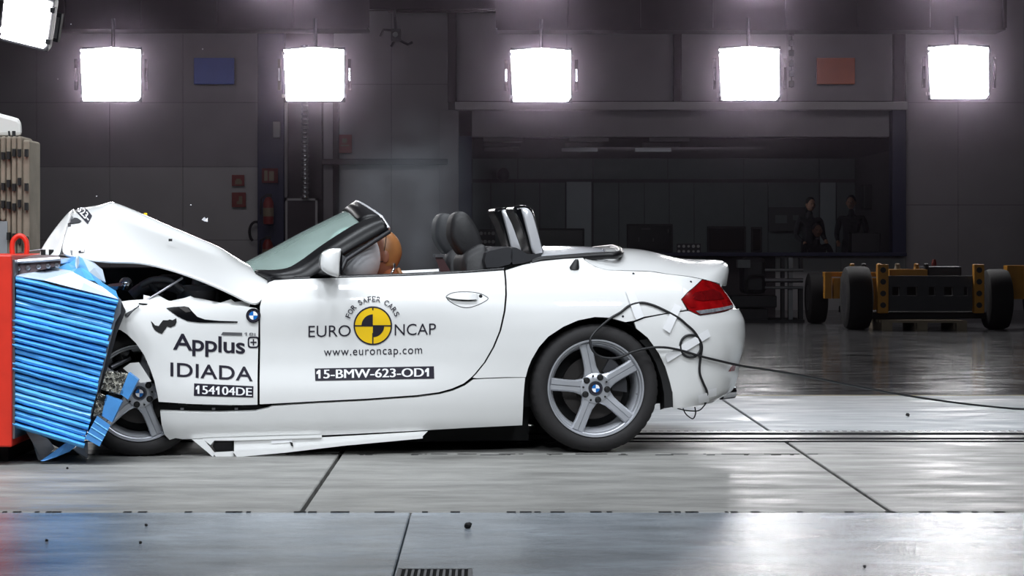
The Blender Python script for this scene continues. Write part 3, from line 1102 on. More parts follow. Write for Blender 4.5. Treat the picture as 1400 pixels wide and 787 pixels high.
# grey test rig left of the trolley
YG = gnd(1070, 440).y
t = thing('roller_rig', 'grey steel rig with silver rollers between car tail and trolley', 'rig', ray(1050, 440, YG))
t.location.z = 0
OFF[t.name] = Vector(t.location)
for y0, y1, m in ((367, 371, 'grey_plate'), (380, 386, 'steel'), (391, 395, 'grey_plate')):
    c0, c1 = ray(1046, (y0 + y1) / 2, YG), ray(1098, (y0 + y1) / 2, YG)
    MB().tube([c0, c1], (y1 - y0) / 2 * (YG + D0) / F, 12).build('roller', m, t, smooth=60)
for r, m in (((1068, 352, 1073, 440), 'dark_metal'), ((1078, 352, 1084, 440), 'grey_plate'), ((1093, 352, 1098, 368), 'dark_metal'), ((1092, 395, 1098, 440), 'dark_metal')):
    mb = MB()
    pbox(mb, *r, YG + .1, .1)
    mb.build('post', m, t)
mb = MB()
pbox(mb, 1016, 352, 1048, 402, YG + .2, .5)
mb.build('gearbox', 'dark_metal', t, bevel=.06)
for r in ((1000, 404, 1062, 420), (1000, 422, 1050, 438)):
    mb = MB()
    pbox(mb, *r, YG + .1, .6)
    mb.build('step_box', 'dark_metal', t, bevel=.01)
mb = MB()
pbox(mb, 1009, 355, 1026, 366, YG + .15, .2)
mb.build('cap_plate', 'grey_paint', t)
mb = MB()
a_, b_ = ray(998, 439, YG), ray(1100, 441, YG)
mb.box((a_.x, YG, 0), (b_.x, YG + .9, .03))
mb.build('base_plate', 'dark_metal', t)
MB().tube(smoothpts([ray(1022, 400, YG), ray(1020, 385, YG), ray(1027, 377, YG), ray(1045, 377, YG)], 5), .015).build('hose', 'black', t, smooth=60)

exec_car = True
# ================================================================== CAR
CAR = thing('convertible_car', 'white two-seat convertible with a crumpled bonnet, rammed into the blue barrier', 'car', (U0, 0, 0), TH, off=(0, 0, 0))

_wd = np.arange(-0.1, 1.3, 0.005)


def tab(T, sig=0.022):
    ws = [t_[0] for t_ in T]
    vv = [t_[1] for t_ in T]
    y = np.interp(_wd, ws, vv)
    # linear extrapolation at the ends
    s0 = (vv[1] - vv[0]) / (ws[1] - ws[0])
    s1 = (vv[-1] - vv[-2]) / (ws[-1] - ws[-2])
    y = np.where(_wd < ws[0], vv[0] + (_wd - ws[0]) * s0, y)
    y = np.where(_wd > ws[-1], vv[-1] + (_wd - ws[-1]) * s1, y)
    k = np.arange(-12, 13) * 0.005
    g = np.exp(-0.5 * (k / sig) ** 2)
    g /= g.sum()
    yp = np.pad(y, 12, mode='edge')
    return np.convolve(yp, g, 'valid')


T_MID = tab([(.05, .09), (.15, .035), (.25, .010), (.32, .003), (.36, .010), (.44, .024), (.55, .022), (.64, .008), (.70, .002), (.75, .010), (.80, .028), (.85, .058), (.90, .10), (.96, .17)])
T_REAR = tab([(.05, .10), (.15, .05), (.25, .02), (.32, .008), (.42, -.004), (.52, -.018), (.62, -.022), (.70, -.012), (.76, .004), (.82, .03), (.87, .062), (.92, .105), (.98, .17)])
T_FRONT = tab([(.05, .08), (.15, .030), (.25, .008), (.32, .0), (.40, .004), (.5, .0), (.6, -.006), (.68, -.002), (.74, .014), (.80, .042), (.85, .08), (.92, .15)])


def sst(a, b, x):
    t_ = min(1, max(0, (x - a) / (b - a)))
    return t_ * t_ * (3 - 2 * t_)


def vside(u, w_):
    m = float(np.interp(w_, _wd, T_MID))
    r = float(np.interp(w_, _wd, T_REAR))
    f = float(np.interp(w_, _wd, T_FRONT))
    kr = sst(-1.05, -.2, u)
    kf = 1 - sst(-2.2, -1.5, u)
    v = m * (1 - kr - kf) + r * kr + f * kf
    if u < -2.25:
        v += .35 * (-2.25 - u) ** 2
    if u > .1:
        v += .10 * (u - .1) ** 2
    return v


UC, BC, LC = 0.40, 0.50, 0.62
SIL = [(984, 358), (986, 372), (987, 384), (991, 393), (997, 402), (1005, 414), (1012, 426), (1018, 438), (1019.5, 458), (1018, 472), (1015, 485), (1011, 497),
       (1010.5, 504), (1011, 511), (1008, 521), (1003, 536), (990, 544), (975, 549)]
_aw, _aa = [], []
for px_, py_ in SIL:
    w_ = pc(px_, py_, .22)[2]
    lo, hi = .1, .8
    for _ in range(30):
        a = (lo + hi) / 2
        mx = max(proj((UC + a * sin(t_), vside(UC, w_) + BC * (1 - cos(t_)), w_))[0] for t_ in [i * pi / 60 for i in range(31)])
        if mx < px_:
            lo = a
        else:
            hi = a
    _aw.append(w_)
    _aa.append(a)
_o = np.argsort(_aw)
_aw = np.array(_aw)[_o]
_aa = np.array(_aa)[_o]
A_T = np.convolve(np.pad(np.interp(_wd, _aw, _aa), 3, mode='edge'), np.ones(7) / 7, 'valid')


def S(s, w_):
    if s <= UC:
        return Vector((s, vside(s, w_), w_))
    a = float(np.interp(w_, _wd, A_T))
    v0 = vside(UC, w_)
    if s <= UC + LC:
        t_ = (s - UC) / LC * pi / 2
        return Vector((UC + a * sin(t_), v0 + BC * (1 - cos(t_)), w_))
    return Vector((UC + a, v0 + BC + (s - UC - LC), w_))


def inv(px, py):
    g = pc(px, py, .02)
    s, w_ = min(g[0], UC + LC * .5), g[2]
    for it in range(40):
        P = S(s, w_)
        x, y = proj(P)
        ex, ey = px - x, py - y
        if abs(ex) + abs(ey) < .02:
            break
        h = .003
        xs, ys = proj(S(s + h, w_))
        xw, yw = proj(S(s, w_ + h))
        a11, a21 = (xs - x) / h, (ys - y) / h
        a12, a22 = (xw - x) / h, (yw - y) / h
        det = a11 * a22 - a12 * a21
        if abs(det) < 1500:
            s -= .01
            continue
        ds = (ex * a22 - ey * a12) / det
        dw = (ey * a11 - ex * a21) / det
        s += max(-.08, min(.08, ds))
        w_ += max(-.08, min(.08, dw))
        s = min(s, UC + LC * .97)
    return (s, w_)


def resample(P, step, closed=True):
    out = []
    n = len(P)
    for i in range(n if closed else n - 1):
        a, b = P[i], P[(i + 1) % n]
        L = sqrt((a[0] - b[0]) ** 2 + (a[1] - b[1]) ** 2)
        k = max(1, int(L / step))
        for j in range(k):
            out.append((a[0] + (b[0] - a[0]) * j / k, a[1] + (b[1] - a[1]) * j / k))
    if not closed:
        out.append(P[-1])
    return out


def inside(P, x, y):
    c_ = False
    n = len(P)
    j = n - 1
    for i in range(n):
        if (P[i][1] > y) != (P[j][1] > y) and x < (P[j][0] - P[i][0]) * (y - P[i][1]) / (P[j][1] - P[i][1]) + P[i][0]:
            c_ = not c_
        j = i
    return c_


BODY_V, BODY_F = [], []


def snorm(s, w_, h=.008):
    a = S(s + h, w_) - S(s - h, w_)
    b = S(s, w_ + h) - S(s, w_ - h)
    n = a.cross(b)
    n.normalize()
    return -n if (n.y > 0 and s < UC + LC * .6) else n


def panel(name, outline, m, parent, sp=.028, lip=.022, dv=0.0, mirror=False, rgh=0.0):
    """outline: list of pixel pairs, or ('sw', s, w)"""
    P = []
    for q in outline:
        P.append((q[1], q[2]) if q[0] == 'sw' else inv(*q))
    P = resample(P, .022)
    n = len(P)
    xs = [p[0] for p in P]
    ys = [p[1] for p in P]
    V = [Vector(p) for p in P]
    arr = np.array(P)
    x = min(xs)
    r = 0
    while x < max(xs):
        y = min(ys) + (sp / 2 if r % 2 else 0)
        while y < max(ys):
            if inside(P, x, y) and np.min((arr[:, 0] - x) ** 2 + (arr[:, 1] - y) ** 2) > (.011) ** 2:
                V.append(Vector((x, y)))
            y += sp
        x += sp * .87
        r += 1
    ov, oe, of = delaunay_2d_cdt(V, [(i, (i + 1) % n) for i in range(n)], [], 1, 1e-6)[:3]
    verts, norms, faces = [], [], []
    for p in ov:
        q = S(p[0], p[1])
        nn = snorm(p[0], p[1])
        verts.append(q + Vector((0, dv, 0)))
        norms.append(nn)
    for f in of:
        a, b, c_ = [verts[i] for i in f[:3]]
        fn = (b - a).cross(c_ - a)
        if fn.dot(norms[f[0]]) < 0:
            f = f[::-1]
        faces.append(tuple(f))
    nb = len(faces)
    if parent is CAR or True:
        base = len(BODY_V)
        BODY_V.extend([tuple(v) for v in verts])
        BODY_F.extend([tuple(i + base for i in f) for f in faces])
    # folded lip round the edge
    if lip:
        ring = [S(*p) + Vector((0, dv, 0)) for p in P]
        rn = [snorm(*p) for p in P]
        area2 = sum(P[i][0] * P[(i + 1) % n][1] - P[(i + 1) % n][0] * P[i][1] for i in range(n))
        o1 = len(verts)
        for i in range(n):
            tg = ring[(i + 1) % n] - ring[i - 1]
            nn = tg.cross(rn[i]).normalized()
            if area2 > 0:
                nn = nn
            verts += [ring[i], ring[i] - rn[i] * lip]
            norms += [nn, nn]
        for i in range(n):
            j = (i + 1) % n
            f = (o1 + 2 * i, o1 + 2 * j, o1 + 2 * j + 1, o1 + 2 * i + 1)
            a, b, c_ = verts[f[0]], verts[f[1]], verts[f[2]]
            if (b - a).cross(c_ - a).dot(norms[f[0]]) < 0:
                f = f[::-1]
            faces.append(f)
    mk = [(verts, norms, faces)]
    if mirror:
        mk.append(([Vector((p.x, 1.8 - p.y, p.z)) for p in verts], [Vector((q.x, -q.y, q.z)) for q in norms], [f[::-1] for f in faces]))
    res = []
    for vv, nn, ff in mk:
        me = bpy.data.meshes.new(name)
        me.from_pydata([tuple(p) for p in vv], [], ff)
        me.materials.append(M[m])
        me.polygons.foreach_set('use_smooth', [True] * len(me.polygons))
        me.update()
        me.normals_split_custom_set_from_vertices([tuple(q) for q in nn])
        o = bpy.data.objects.new(name, me)
        COL.objects.link(o)
        o.parent = parent
        OFF[o.name] = Vector((0, 0, 0))
        res.append(o)
    return res[0]


# ---- outlines in photograph pixels
GAP_TOP = [(690, 369.5), (691.5, 385), (692, 402), (690, 425), (684, 452), (675, 474), (663, 495), (650, 511), (645, 516)]
GAP_BOT = [(634, 525), (618, 532), (600, 537), (570, 541), (500, 546), (430, 549.5), (357, 553.5)]
door_out = [(355.5, 419), (358.5, 406), (362.5, 394), (367, 386), (375, 383), (400, 381.5), (470, 379.5), (560, 377), (640, 373)] + [(x - 1.3, y) for x, y in GAP_TOP] + [(x, y - 1.2) for x, y in GAP_BOT] + [(355, 552), (355, 520), (356, 470)]
fender_out = [(164, 412), (182, 410), (197, 409), (215, 409.5), (232, 411), (250, 413), (300, 416.5), (330, 418), (350, 421), (353.5, 424), (353, 470), (352, 520), (352, 553),
              (330, 553.5), (300, 553), (262, 552), (217, 549), (215, 538), (211, 520), (205, 503), (197, 485), (186, 469), (174, 457), (165, 451), (158, 449), (160, 430)]
ARCH = [(718.7, 515.4), (722, 503), (726.7, 491.4), (737, 474), (749.4, 460), (770, 446.5), (790.6, 437.5), (813.7, 433), (834, 434), (855, 440), (870, 448.6), (885.7, 461.4), (901, 483), (910, 502), (916, 522), (919.4, 537), (920.4, 557)]
LAMP = [(932, 409), (940, 400), (960, 382.6), (970, 384), (983.5, 389.5), (994, 403), (1001.5, 415), (1002, 421), (980, 427), (956, 430.2), (942, 423.5)]
quarter_out = [(x + 1.2, y) for x, y in GAP_TOP] + [(652, 516.8), (690, 515.3)] + ARCH[:10] + [(866.5, 438.2), (880.6, 432.8), (911.4, 427.4), (939, 423)] + [(931, 409), (939.4, 399.4), (959.5, 381.6), (941, 378), (913, 374.8), (888.6, 371), (845, 369.8), (829, 369), (814, 364.6), (806, 360), (799.4, 355.5), (797, 352.5), (770, 354), (740, 357), (715, 362)]
skirt_out = [(219, 562), (260, 563.5), (300, 564), (350, 562.5), (367, 558), (372, 555.5), (430, 551.5), (500, 548), (570, 543), (601, 539), (620, 533.8), (636, 526.5), (647, 518.5), (660, 517.8), (690, 516.6), (718, 516.3), (717, 525), (715.5, 545), (714, 581), (640, 584.5), (560, 589), (480, 593), (400, 596.5), (330, 599), (250, 600), (240, 598.5), (232, 601), (225, 594), (221, 580)]
door = panel('door', door_out, 'paint', CAR, mirror=True)
fender = panel('front_fender', fender_out, 'paint', CAR)
quarter = panel('rear_quarter_panel', quarter_out, 'paint', CAR, mirror=True)
skirt = panel('side_skirt', skirt_out, 'paint', CAR, lip=.03, mirror=True)
# rear bumper: from the arch round the corner to the centre line
SE = UC + LC + .9 - BC - .02
bump_px = [(867.5, 440.5), (881, 435), (911.6, 429), (940, 425), (943, 425.5), (956, 431.5), (980, 428.5), (1001, 422.8)]
sw_e = inv(1001, 422.8)
wb0 = pc(975, 549, .2)[2]
bumper_out = bump_px + [('sw', UC + LC, sw_e[1] - .005), ('sw', SE, sw_e[1] - .005), ('sw', SE, wb0 + .02), ('sw', UC + LC, wb0 + .02), (975, 549.5), (956, 553.5), (935, 557), (921.5, 558)] + ARCH[:9:-1]
bumper = panel('rear_bumper', bumper_out, 'paint', CAR, mirror=True)
# rear face between the lamps
panel('boot_face', [('sw', UC + LC, sw_e[1]), ('sw', SE, sw_e[1]), ('sw', SE, pc(986, 372, .2)[2]), ('sw', UC + LC, pc(986, 372, .2)[2])], 'paint', CAR, mirror=True)
# tail lamp
lamp = panel('tail_lamp', LAMP, 'red_lens', CAR, sp=.02, dv=-.004, mirror=True)
panel('lamp_chamber', [(943, 408), (950, 399), (975, 395), (985, 400), (990, 408), (960, 411)], 'red_dark', lamp, sp=.02, lip=0, dv=-.0075)
panel('lamp_chamber', [(936, 411), (944, 403), (950, 404), (950, 420), (944, 420)], 'red_lens', lamp, sp=.02, lip=0, dv=-.0075)
panel('clear_strip', [(951, 424.5), (975, 421.5), (1000, 416.5), (1001.5, 420), (978, 426), (957, 429)], 'clear_lens', lamp, sp=.015, lip=.004, dv=-.010)
panel('reflector', [(996, 507.5), (1001.5, 499.7), (1006.5, 498), (1004, 506.6)], 'red_lens', bumper, sp=.015, lip=.004, dv=-.004)
tp_ = [pc(996 + i * 2, 545 - i * 4, .3) for i in range(4)]
MB().tube([pc(985, 537, .42), pc(1002, 535, .45)], .035, 16).build('exhaust_tip', 'chrome', CAR, smooth=50)

# ---- boot lid / rear deck
NE = [(799.4, 355), (806, 359.6), (814, 364), (829, 368.4), (845, 369.2), (888.6, 370.4), (913, 374.2), (941, 377.4), (960, 381), (972, 384), (984, 387.5)]
near = smoothpts([Vector((*inv(*p), 0)) for p in NE], 3)
near = [S(p.x, p.y) for p in near]
CE = [(790, 337.5), (815, 338), (843, 338.6), (860.7, 339.5), (879, 342), (888.6, 344.5), (907, 349.3), (925.7, 353), (962.8, 354.4), (977.7, 355.3), (984.3, 358.5)]
cen = smoothpts([pc(p[0], p[1], .9) for p in CE], 3)
G = []
NQ = 24
for a_, c_ in zip(near, cen):
    row = []
    ve = a_.y
    for j in range(NQ + 1):
        q = -1 + 2 * j / NQ
        aq = abs(q)
        v = .9 + q * (.9 - ve)
        k = 1 - aq ** 3.2
        row.append((a_.x + (c_.x - a_.x) * (1 - aq ** 2.2), v, a_.z + (c_.z - a_.z) * k))
    G.append(row)
last = G[-1]
G.append([(p[0] + .006, p[1], p[2] - .02) for p in last])
G.append([(p[0] - .005, p[1], last[0][2] - .015) for p in last])
boot = MB().grid(G).build('boot_lid', 'paint', CAR, smooth=50)
# folded hard-top cover ahead of the boot with its dark seal
NT = [(738, 355), (758.6, 352.8), (780, 351), (800, 349.3), (812, 348.2), (822, 347.4), (829, 345.5)]
nt_ = smoothpts([pc(p[0], p[1], .2) for p in NT], 3)
ct_ = smoothpts([pc(p[0], p[1], .9) for p in ((716, 336), (738, 335.8), (755, 335.8), (775, 336), (793, 336.6), (806, 337.4), (813, 339))], 3)
G = []
for a_, c_ in zip(nt_, ct_):
    G.append([(a_.x + (c_.x - a_.x) * (1 - abs(-1 + 2 * j / NQ) ** 2.4), .9 + (-1 + 2 * j / NQ) * (.9 - a_.y), a_.z + (c_.z - a_.z) * (1 - abs(-1 + 2 * j / NQ) ** 2.6)) for j in range(NQ + 1)])
cover = MB().grid(G).build('hard_top_cover', 'silver_paint', CAR, smooth=50)
sl = [pc(p[0], p[1], .17) for p in ((728, 359.5), (740, 355.5), (758.6, 354), (796, 351), (823.6, 349.2), (842, 348.5))]
sl += [pc(848, 345.5, .3), pc(845, 341.5, .6), pc(838, 339, .9)]
sl = smoothpts(sl, 5)
sl += [Vector((p.x, 1.8 - p.y, p.z)) for p in sl[::-1]]
MB().tube(sl, .019, 8).build('seal', 'frame_black', CAR, smooth=60)
sl2 = [pc(p[0], p[1], .22) for p in ((738, 352.5), (770, 349.5), (800, 348), (818, 347), (826, 345), (823, 341))]
MB().tube(smoothpts(sl2, 4), .003, 6).build('bright_trim', 'chrome', cover, smooth=60)
# filler strip between quarter and cover
fs_ = [[pc(x, y + .5, .15), pc(x, y - 1.5, .2), pc(x - 8, y - 10, .5)] for x, y in ((725, 360), (740, 357), (770, 354), (797, 352.4))]
MB().grid(fs_).build('deck_panel', 'paint', CAR, smooth=60)

# ---- bonnet (buckled)
HR = [
    [(82, 350, .12), (88, 326, .28), (95, 303, .5), (104, 281, .75)],
    [(104, 351, .10), (110, 322, .28), (116, 298, .50), (125, 274, .72)],
    [(140, 359, .06), (144, 326, .26), (150, 296, .50), (149, 273, .66)],
    [(172, 358.5, .05), (174, 330, .26), (176, 304, .52), (176, 282.5, .64)],
    [(200, 360, .04), (200, 337, .26), (202, 315, .52), (205, 296, .64)],
    [(245, 372, .03), (247, 351, .26), (250, 333, .52), (252, 317, .64)],
    [(290, 389.5, .02), (291, 369, .24), (293, 350, .50), (298, 335, .64)],
    [(325, 406, .02), (327, 386, .18), (326, 364, .42), (314, 347, .70)],
    [(353, 421.5, .02), (364, 400, .10), (370, 379.5, .26), (334, 359, .85)]]
G = []
for row in HR:
    r = [pc(*p) for p in row]
    r = r + [Vector((p.x, 1.8 - p.y, p.z)) for p in r[:3][::-1]]
    G.append(r)
hb = MB().grid(G)
hood = hb.build('bonnet', 'paint', CAR, smooth=180, solid=.012)
md = hood.modifiers.new('sub', 'SUBSURF')
md.levels = md.render_levels = 3
me = hood.data
bm = bmesh.new()
bm.from_mesh(me)
cl = bm.edges.layers.float.get('crease_edge') or bm.edges.layers.float.new('crease_edge')
bm.verts.ensure_lookup_table()
for e in bm.edges:
    i, j = sorted(v.index for v in e.verts)
    ri, ci, rj, cj = i // 7, i % 7, j // 7, j % 7
    if ci == cj and ci in (2, 4) and ri >= 2 and rj <= 7:
        e[cl] = .9
    elif ci == cj == 3 and ri >= 2:
        e[cl] = .4
    elif e.is_boundary:
        e[cl] = .8
    elif ri == rj == 2 and min(ci, cj) >= 1:
        e[cl] = .35
bm.to_mesh(me)
bm.free()
# nose / front bumper skin folded up against the barrier
NB = [[(48, 352, .3), (70, 318, .45), (88, 296, .7), (101, 283, .95)],
      [(60, 352, .24), (77, 322, .4), (93, 296, .62), (104, 281, .93)],
      [(74, 352, .16), (84, 326, .31), (92, 303, .52), (103.5, 282, .88)],
      [(82, 352, .13), (87, 327, .29), (94, 304, .51), (103.5, 282.5, .86)]]
G = []
for row in NB:
    r = [pc(*p) for p in row]
    r = r + [Vector((p.x, 1.8 - p.y, p.z)) for p in r[:3][::-1]]
    G.append(r)
MB().grid(G).build('front_bumper_skin', 'paint', CAR, smooth=180, solid=.01, sub=2)
# torn flap of headlamp opening and fasteners on the bonnet
for (x, y) in ((233, 328),):
    p = pc(x, y, .34)
    MB().box(p - Vector((.009, .01, .006)), p + Vector((.009, .01, .006))).build('rubber_stop', 'black', hood)
p = pc(249, 315.5, .8)
MB().box(p - Vector((.014, .02, .004)), p + Vector((.014, .02, .008))).build('washer_jet', 'black', hood)
p = pc(199, 291.5, .8)
p.z -= .004
MB().box(p - Vector((.008, .02, .006)), p + Vector((.008, .02, .006))).build('target_clip', 'yellow', hood)

# ---- windscreen with its black frame
WS = [((350, 374), (350, 371), (322, 364)), ((380, 384), (386, 370), (345, 353)), ((428, 381), (409, 359.5), (370, 340)), ((462, 352), (445, 334), (415, 315.5)),
      ((508, 326), (492, 305), (471, 288)), ((531, 313), (521, 297), (487, 277))]
vo = [.34, .17, .18, .20, .27, .31]
vi = [.36, .24, .27, .31, .37, .37]
rows = []
for k, (o_, i_, c_) in enumerate(WS):
    rows.append((pc(*o_, vo[k]), pc(*i_, vi[k]), pc(*c_, .9)))


def wrow(k):
    o_, i_, c_ = rows[k]
    R = []
    n = 8
    for j in range(-n, n + 1):
        q = j / n
        R.append(Vector((i_.x * q * q + c_.x * (1 - q * q), .9 + q * (.9 - i_.y), i_.z * q * q + c_.z * (1 - q * q))))
    return R


def densify(RR, n):
    cols = list(zip(*RR))
    return list(zip(*[smoothpts(cc, n) for cc in cols]))


glass_rows = densify([wrow(k) for k in range(5)], 4)
MB().grid(glass_rows).build('windscreen', 'glass', CAR, smooth=180)
fr = MB()
for sg in (0, 1):
    mir = (lambda p: Vector((p.x, 1.8 - p.y, p.z))) if sg else (lambda p: p)
    A_ = smoothpts([mir(r[0]) for r in rows], 4)
    B_ = smoothpts([mir(r[1]) for r in rows], 4)
    fr.grid([[a_, a_.lerp(b_, .5) + Vector((0, -.004 if not sg else .004, .002)), b_] for a_, b_ in zip(A_, B_)])
fr.grid([wrow(4), [a_.lerp(b_, .5) + Vector((0, 0, .003)) for a_, b_ in zip(wrow(4), wrow(5))], wrow(5)])
wf = fr.build('windscreen_frame', 'frame_black', CAR, smooth=60, solid=.02)
rim = wrow(5)
MB().tube([rows[5][0]] + rim + [Vector((rows[5][0].x, 1.8 - rows[5][0].y, rows[5][0].z))], .012, 8).build('header_rim_highlight', 'hoopsilver', wf, smooth=60)  # silver tube paints the highlight along the header edge
MB().tube([rows[2][0] + Vector((.12, 0, 0)), rows[3][0] + Vector((.04, 0, -.01)), rows[4][0] + Vector((.015, 0, -.012)), rows[5][0] + Vector((.005, 0, -.012))], .012, 8).build('weather_strip', 'trim', wf, smooth=60)
# cowl and dash
cw = [[r[0] for r in (rows[0], rows[1], rows[2])], ]
MB().grid([[rows[0][0] + Vector((0, 0, -.03)), rows[0][1], rows[0][2], Vector((rows[0][1].x, 1.8 - rows[0][1].y, rows[0][1].z)), Vector((rows[0][0].x, 1.8 - rows[0][0].y, rows[0][0].z - .03))],
           [rows[0][0] + Vector((-.05, 0, -.12)), rows[0][1] + Vector((-.08, 0, -.1)), rows[0][2] + Vector((-.15, 0, -.1)), Vector((rows[0][1].x - .08, 1.8 - rows[0][1].y, rows[0][1].z - .1)), Vector((rows[0][0].x - .05, 1.8 - rows[0][0].y, rows[0][0].z - .12))]]).build('cowl', 'black', CAR)
d0, d1 = pc(365, 378, .3), pc(478, 372, .3)
dash = MB()
dash.loft([[(d0.x, v, d0.z - .10), (d0.x, v, d0.z + .0), (d0.x + .2, v, d0.z + .02), (d1.x - .05, v, d1.z + .02), (d1.x, v, d1.z - .04), (d1.x - .05, v, d1.z - .25), (d0.x, v, d0.z - .25)] for v in (.2, .6, .9, 1.2, 1.6)])
dash.build('dashboard', 'trim', CAR, smooth=40)
# quarter-light triangle ahead of the door glass
MB().prism([pc(446, 379.5, .17), pc(462, 379.5, .17), pc(474, 352, .2), pc(466, 347, .2)], [pc(446, 379.5, .185), pc(462, 379.5, .185), pc(474, 352, .215), pc(466, 347, .215)]).build('quarter_light', 'trim', CAR)

# ---- interior tub, under-body, engine bay mass
ub0, ub1 = pc(372, 385, .25), pc(735, 360, .25)
tubm = MB()
x0, x1 = ub0.x, ub1.x
tubm.box((x0, .17, .22), (x1, 1.63, .26))
tubm.box((x0, .14, .22), (x1, .17, .80))
tubm.box((x0, 1.63, .22), (x1, 1.66, .80))
tubm.box((x1 - .03, .17, .22), (x1, 1.63, .88))
tubm.box((x0, .17, .22), (x0 + .03, 1.63, .80))
tubm.build('cabin_tub', 'dark', CAR)
# door top edge, black beltline strip
bl = [pc(x, y, .105) for x, y in ((402, 380.8), (470, 378.8), (560, 376.3), (640, 372.3), (689, 368.8))]
MB().tube(bl, .011, 8).build('belt_seal', 'black_gloss', door, smooth=60)
dt = [[pc(x, y, .10), pc(x, y, .19)] for x, y in ((400, 381), (470, 379), (560, 376.5), (640, 372.5), (690, 369))]
MB().grid(dt).build('door_top', 'trim', door)
ap = [[pc(x, y, v) for v in (.14, .3, .6)] for x, y in ((690, 369.5), (700, 366), (715, 362), (730, 358.5))]
MB().grid(ap).build('belt_panel', 'black', CAR)
ch = MB()
ch.box((-1.75, .24, .045), (-.30, 1.56, .24))  # box dropped near the floor to deepen the shade under the car
ch.box((-.5, .37, .24), (.50, 1.43, .8))
ch.box((-1.6, .45, .08), (-.35, 1.35, .14))
ch.build('underbody', 'dark', CAR)
eb = MB()
eb.box((-2.55, .35, .25), (-1.55, 1.45, .66))
eb.box((-1.72, .16, .25), (-1.55, 1.64, .80))
eb.box((-2.45, .75, .6), (-1.7, 1.25, .90))
eb.build('engine_bay', 'dark', CAR)


# ---- arch liners
def liner(pts, name='arch_liner', dep=.36):
    A_ = [Vector(S(*inv(*p))) + Vector((0, .012, 0)) for p in pts]
    mb = MB()
    mb.grid([[a_, a_ + Vector((0, dep * .5, -.0)), Vector((a_.x, dep, a_.z))] for a_ in A_])
    n = len(A_)
    mb.add([Vector((a_.x, dep, a_.z)) for a_ in A_] , [tuple(range(n))])
    return mb.build(name, 'dark', CAR, smooth=40)


liner([(714, 582)] + ARCH)
liner([(217, 556), (215, 540), (211, 521), (205, 503), (197, 485), (186, 469), (174, 457), (165, 451), (150, 446), (134, 452), (120, 470), (112, 500)])
# visible edge of the rear liner behind the tyre
mb = MB()
LL = [(880, 463), (893, 476), (903, 494), (910, 515), (914, 536), (914.5, 556)]
mb.grid([[pc(x + 5.5, y, .02), pc(x - 6, y + 2, .03), pc(x - 12, y + 4, .16)] for x, y in LL])
mb.build('liner_edge', 'black', CAR, smooth=60)


# ---- wheels
def roundel(mb, c, r, n=28, y=-1):
    """blue and white quartered disc in a black ring with a bright edge; faces -v"""
    def disc(r0, r1, a0, a1, mi, d):
        k = max(3, int(n * (a1 - a0) / (2 * pi)))
        A_ = [a0 + (a1 - a0) * i / k for i in range(k + 1)]
        if r0 == 0:
            mb.add([(c[0], c[1] - d, c[2])] + [(c[0] + r1 * cos(t_), c[1] - d, c[2] + r1 * sin(t_)) for t_ in A_], [(0, i + 1, i + 2) for i in range(k)], mi)
        else:
            mb.add([(c[0] + r_ * cos(t_), c[1] - d, c[2] + r_ * sin(t_)) for r_ in (r0, r1) for t_ in A_], [(i, i + 1, k + 2 + i, k + 1 + i) for i in range(k)], mi)
    disc(.9 * r, r, 0, 2 * pi, 3, .0015)
    disc(.56 * r, .92 * r, 0, 2 * pi, 0, .001)
    for q in range(4):
        disc(0, .58 * r, q * pi / 2, (q + 1) * pi / 2, 1 if q % 2 else 2, .0012)
    # letters on the ring
    for ch_, ang in (('B', 128), ('M', 90), ('W', 52)):
        V_, F_, asp = norm_text(ch_, .01)
        hgt = .22 * r
        wd = min(hgt * asp, .34 * r)
        t_ = radians(ang)
        er = Vector((cos(t_), 0, sin(t_)))
        et = Vector((sin(t_), 0, -cos(t_)))
        b_ = Vector(c) + er * (.63 * r) + Vector((0, -.0022, 0))
        mb.add([b_ + et * ((x - .5) * wd) + er * (y_ * hgt) for x, y_ in V_], F_, 3)


ROUND = ['decal', 'emblem_blue', 'decal_white', 'chrome']


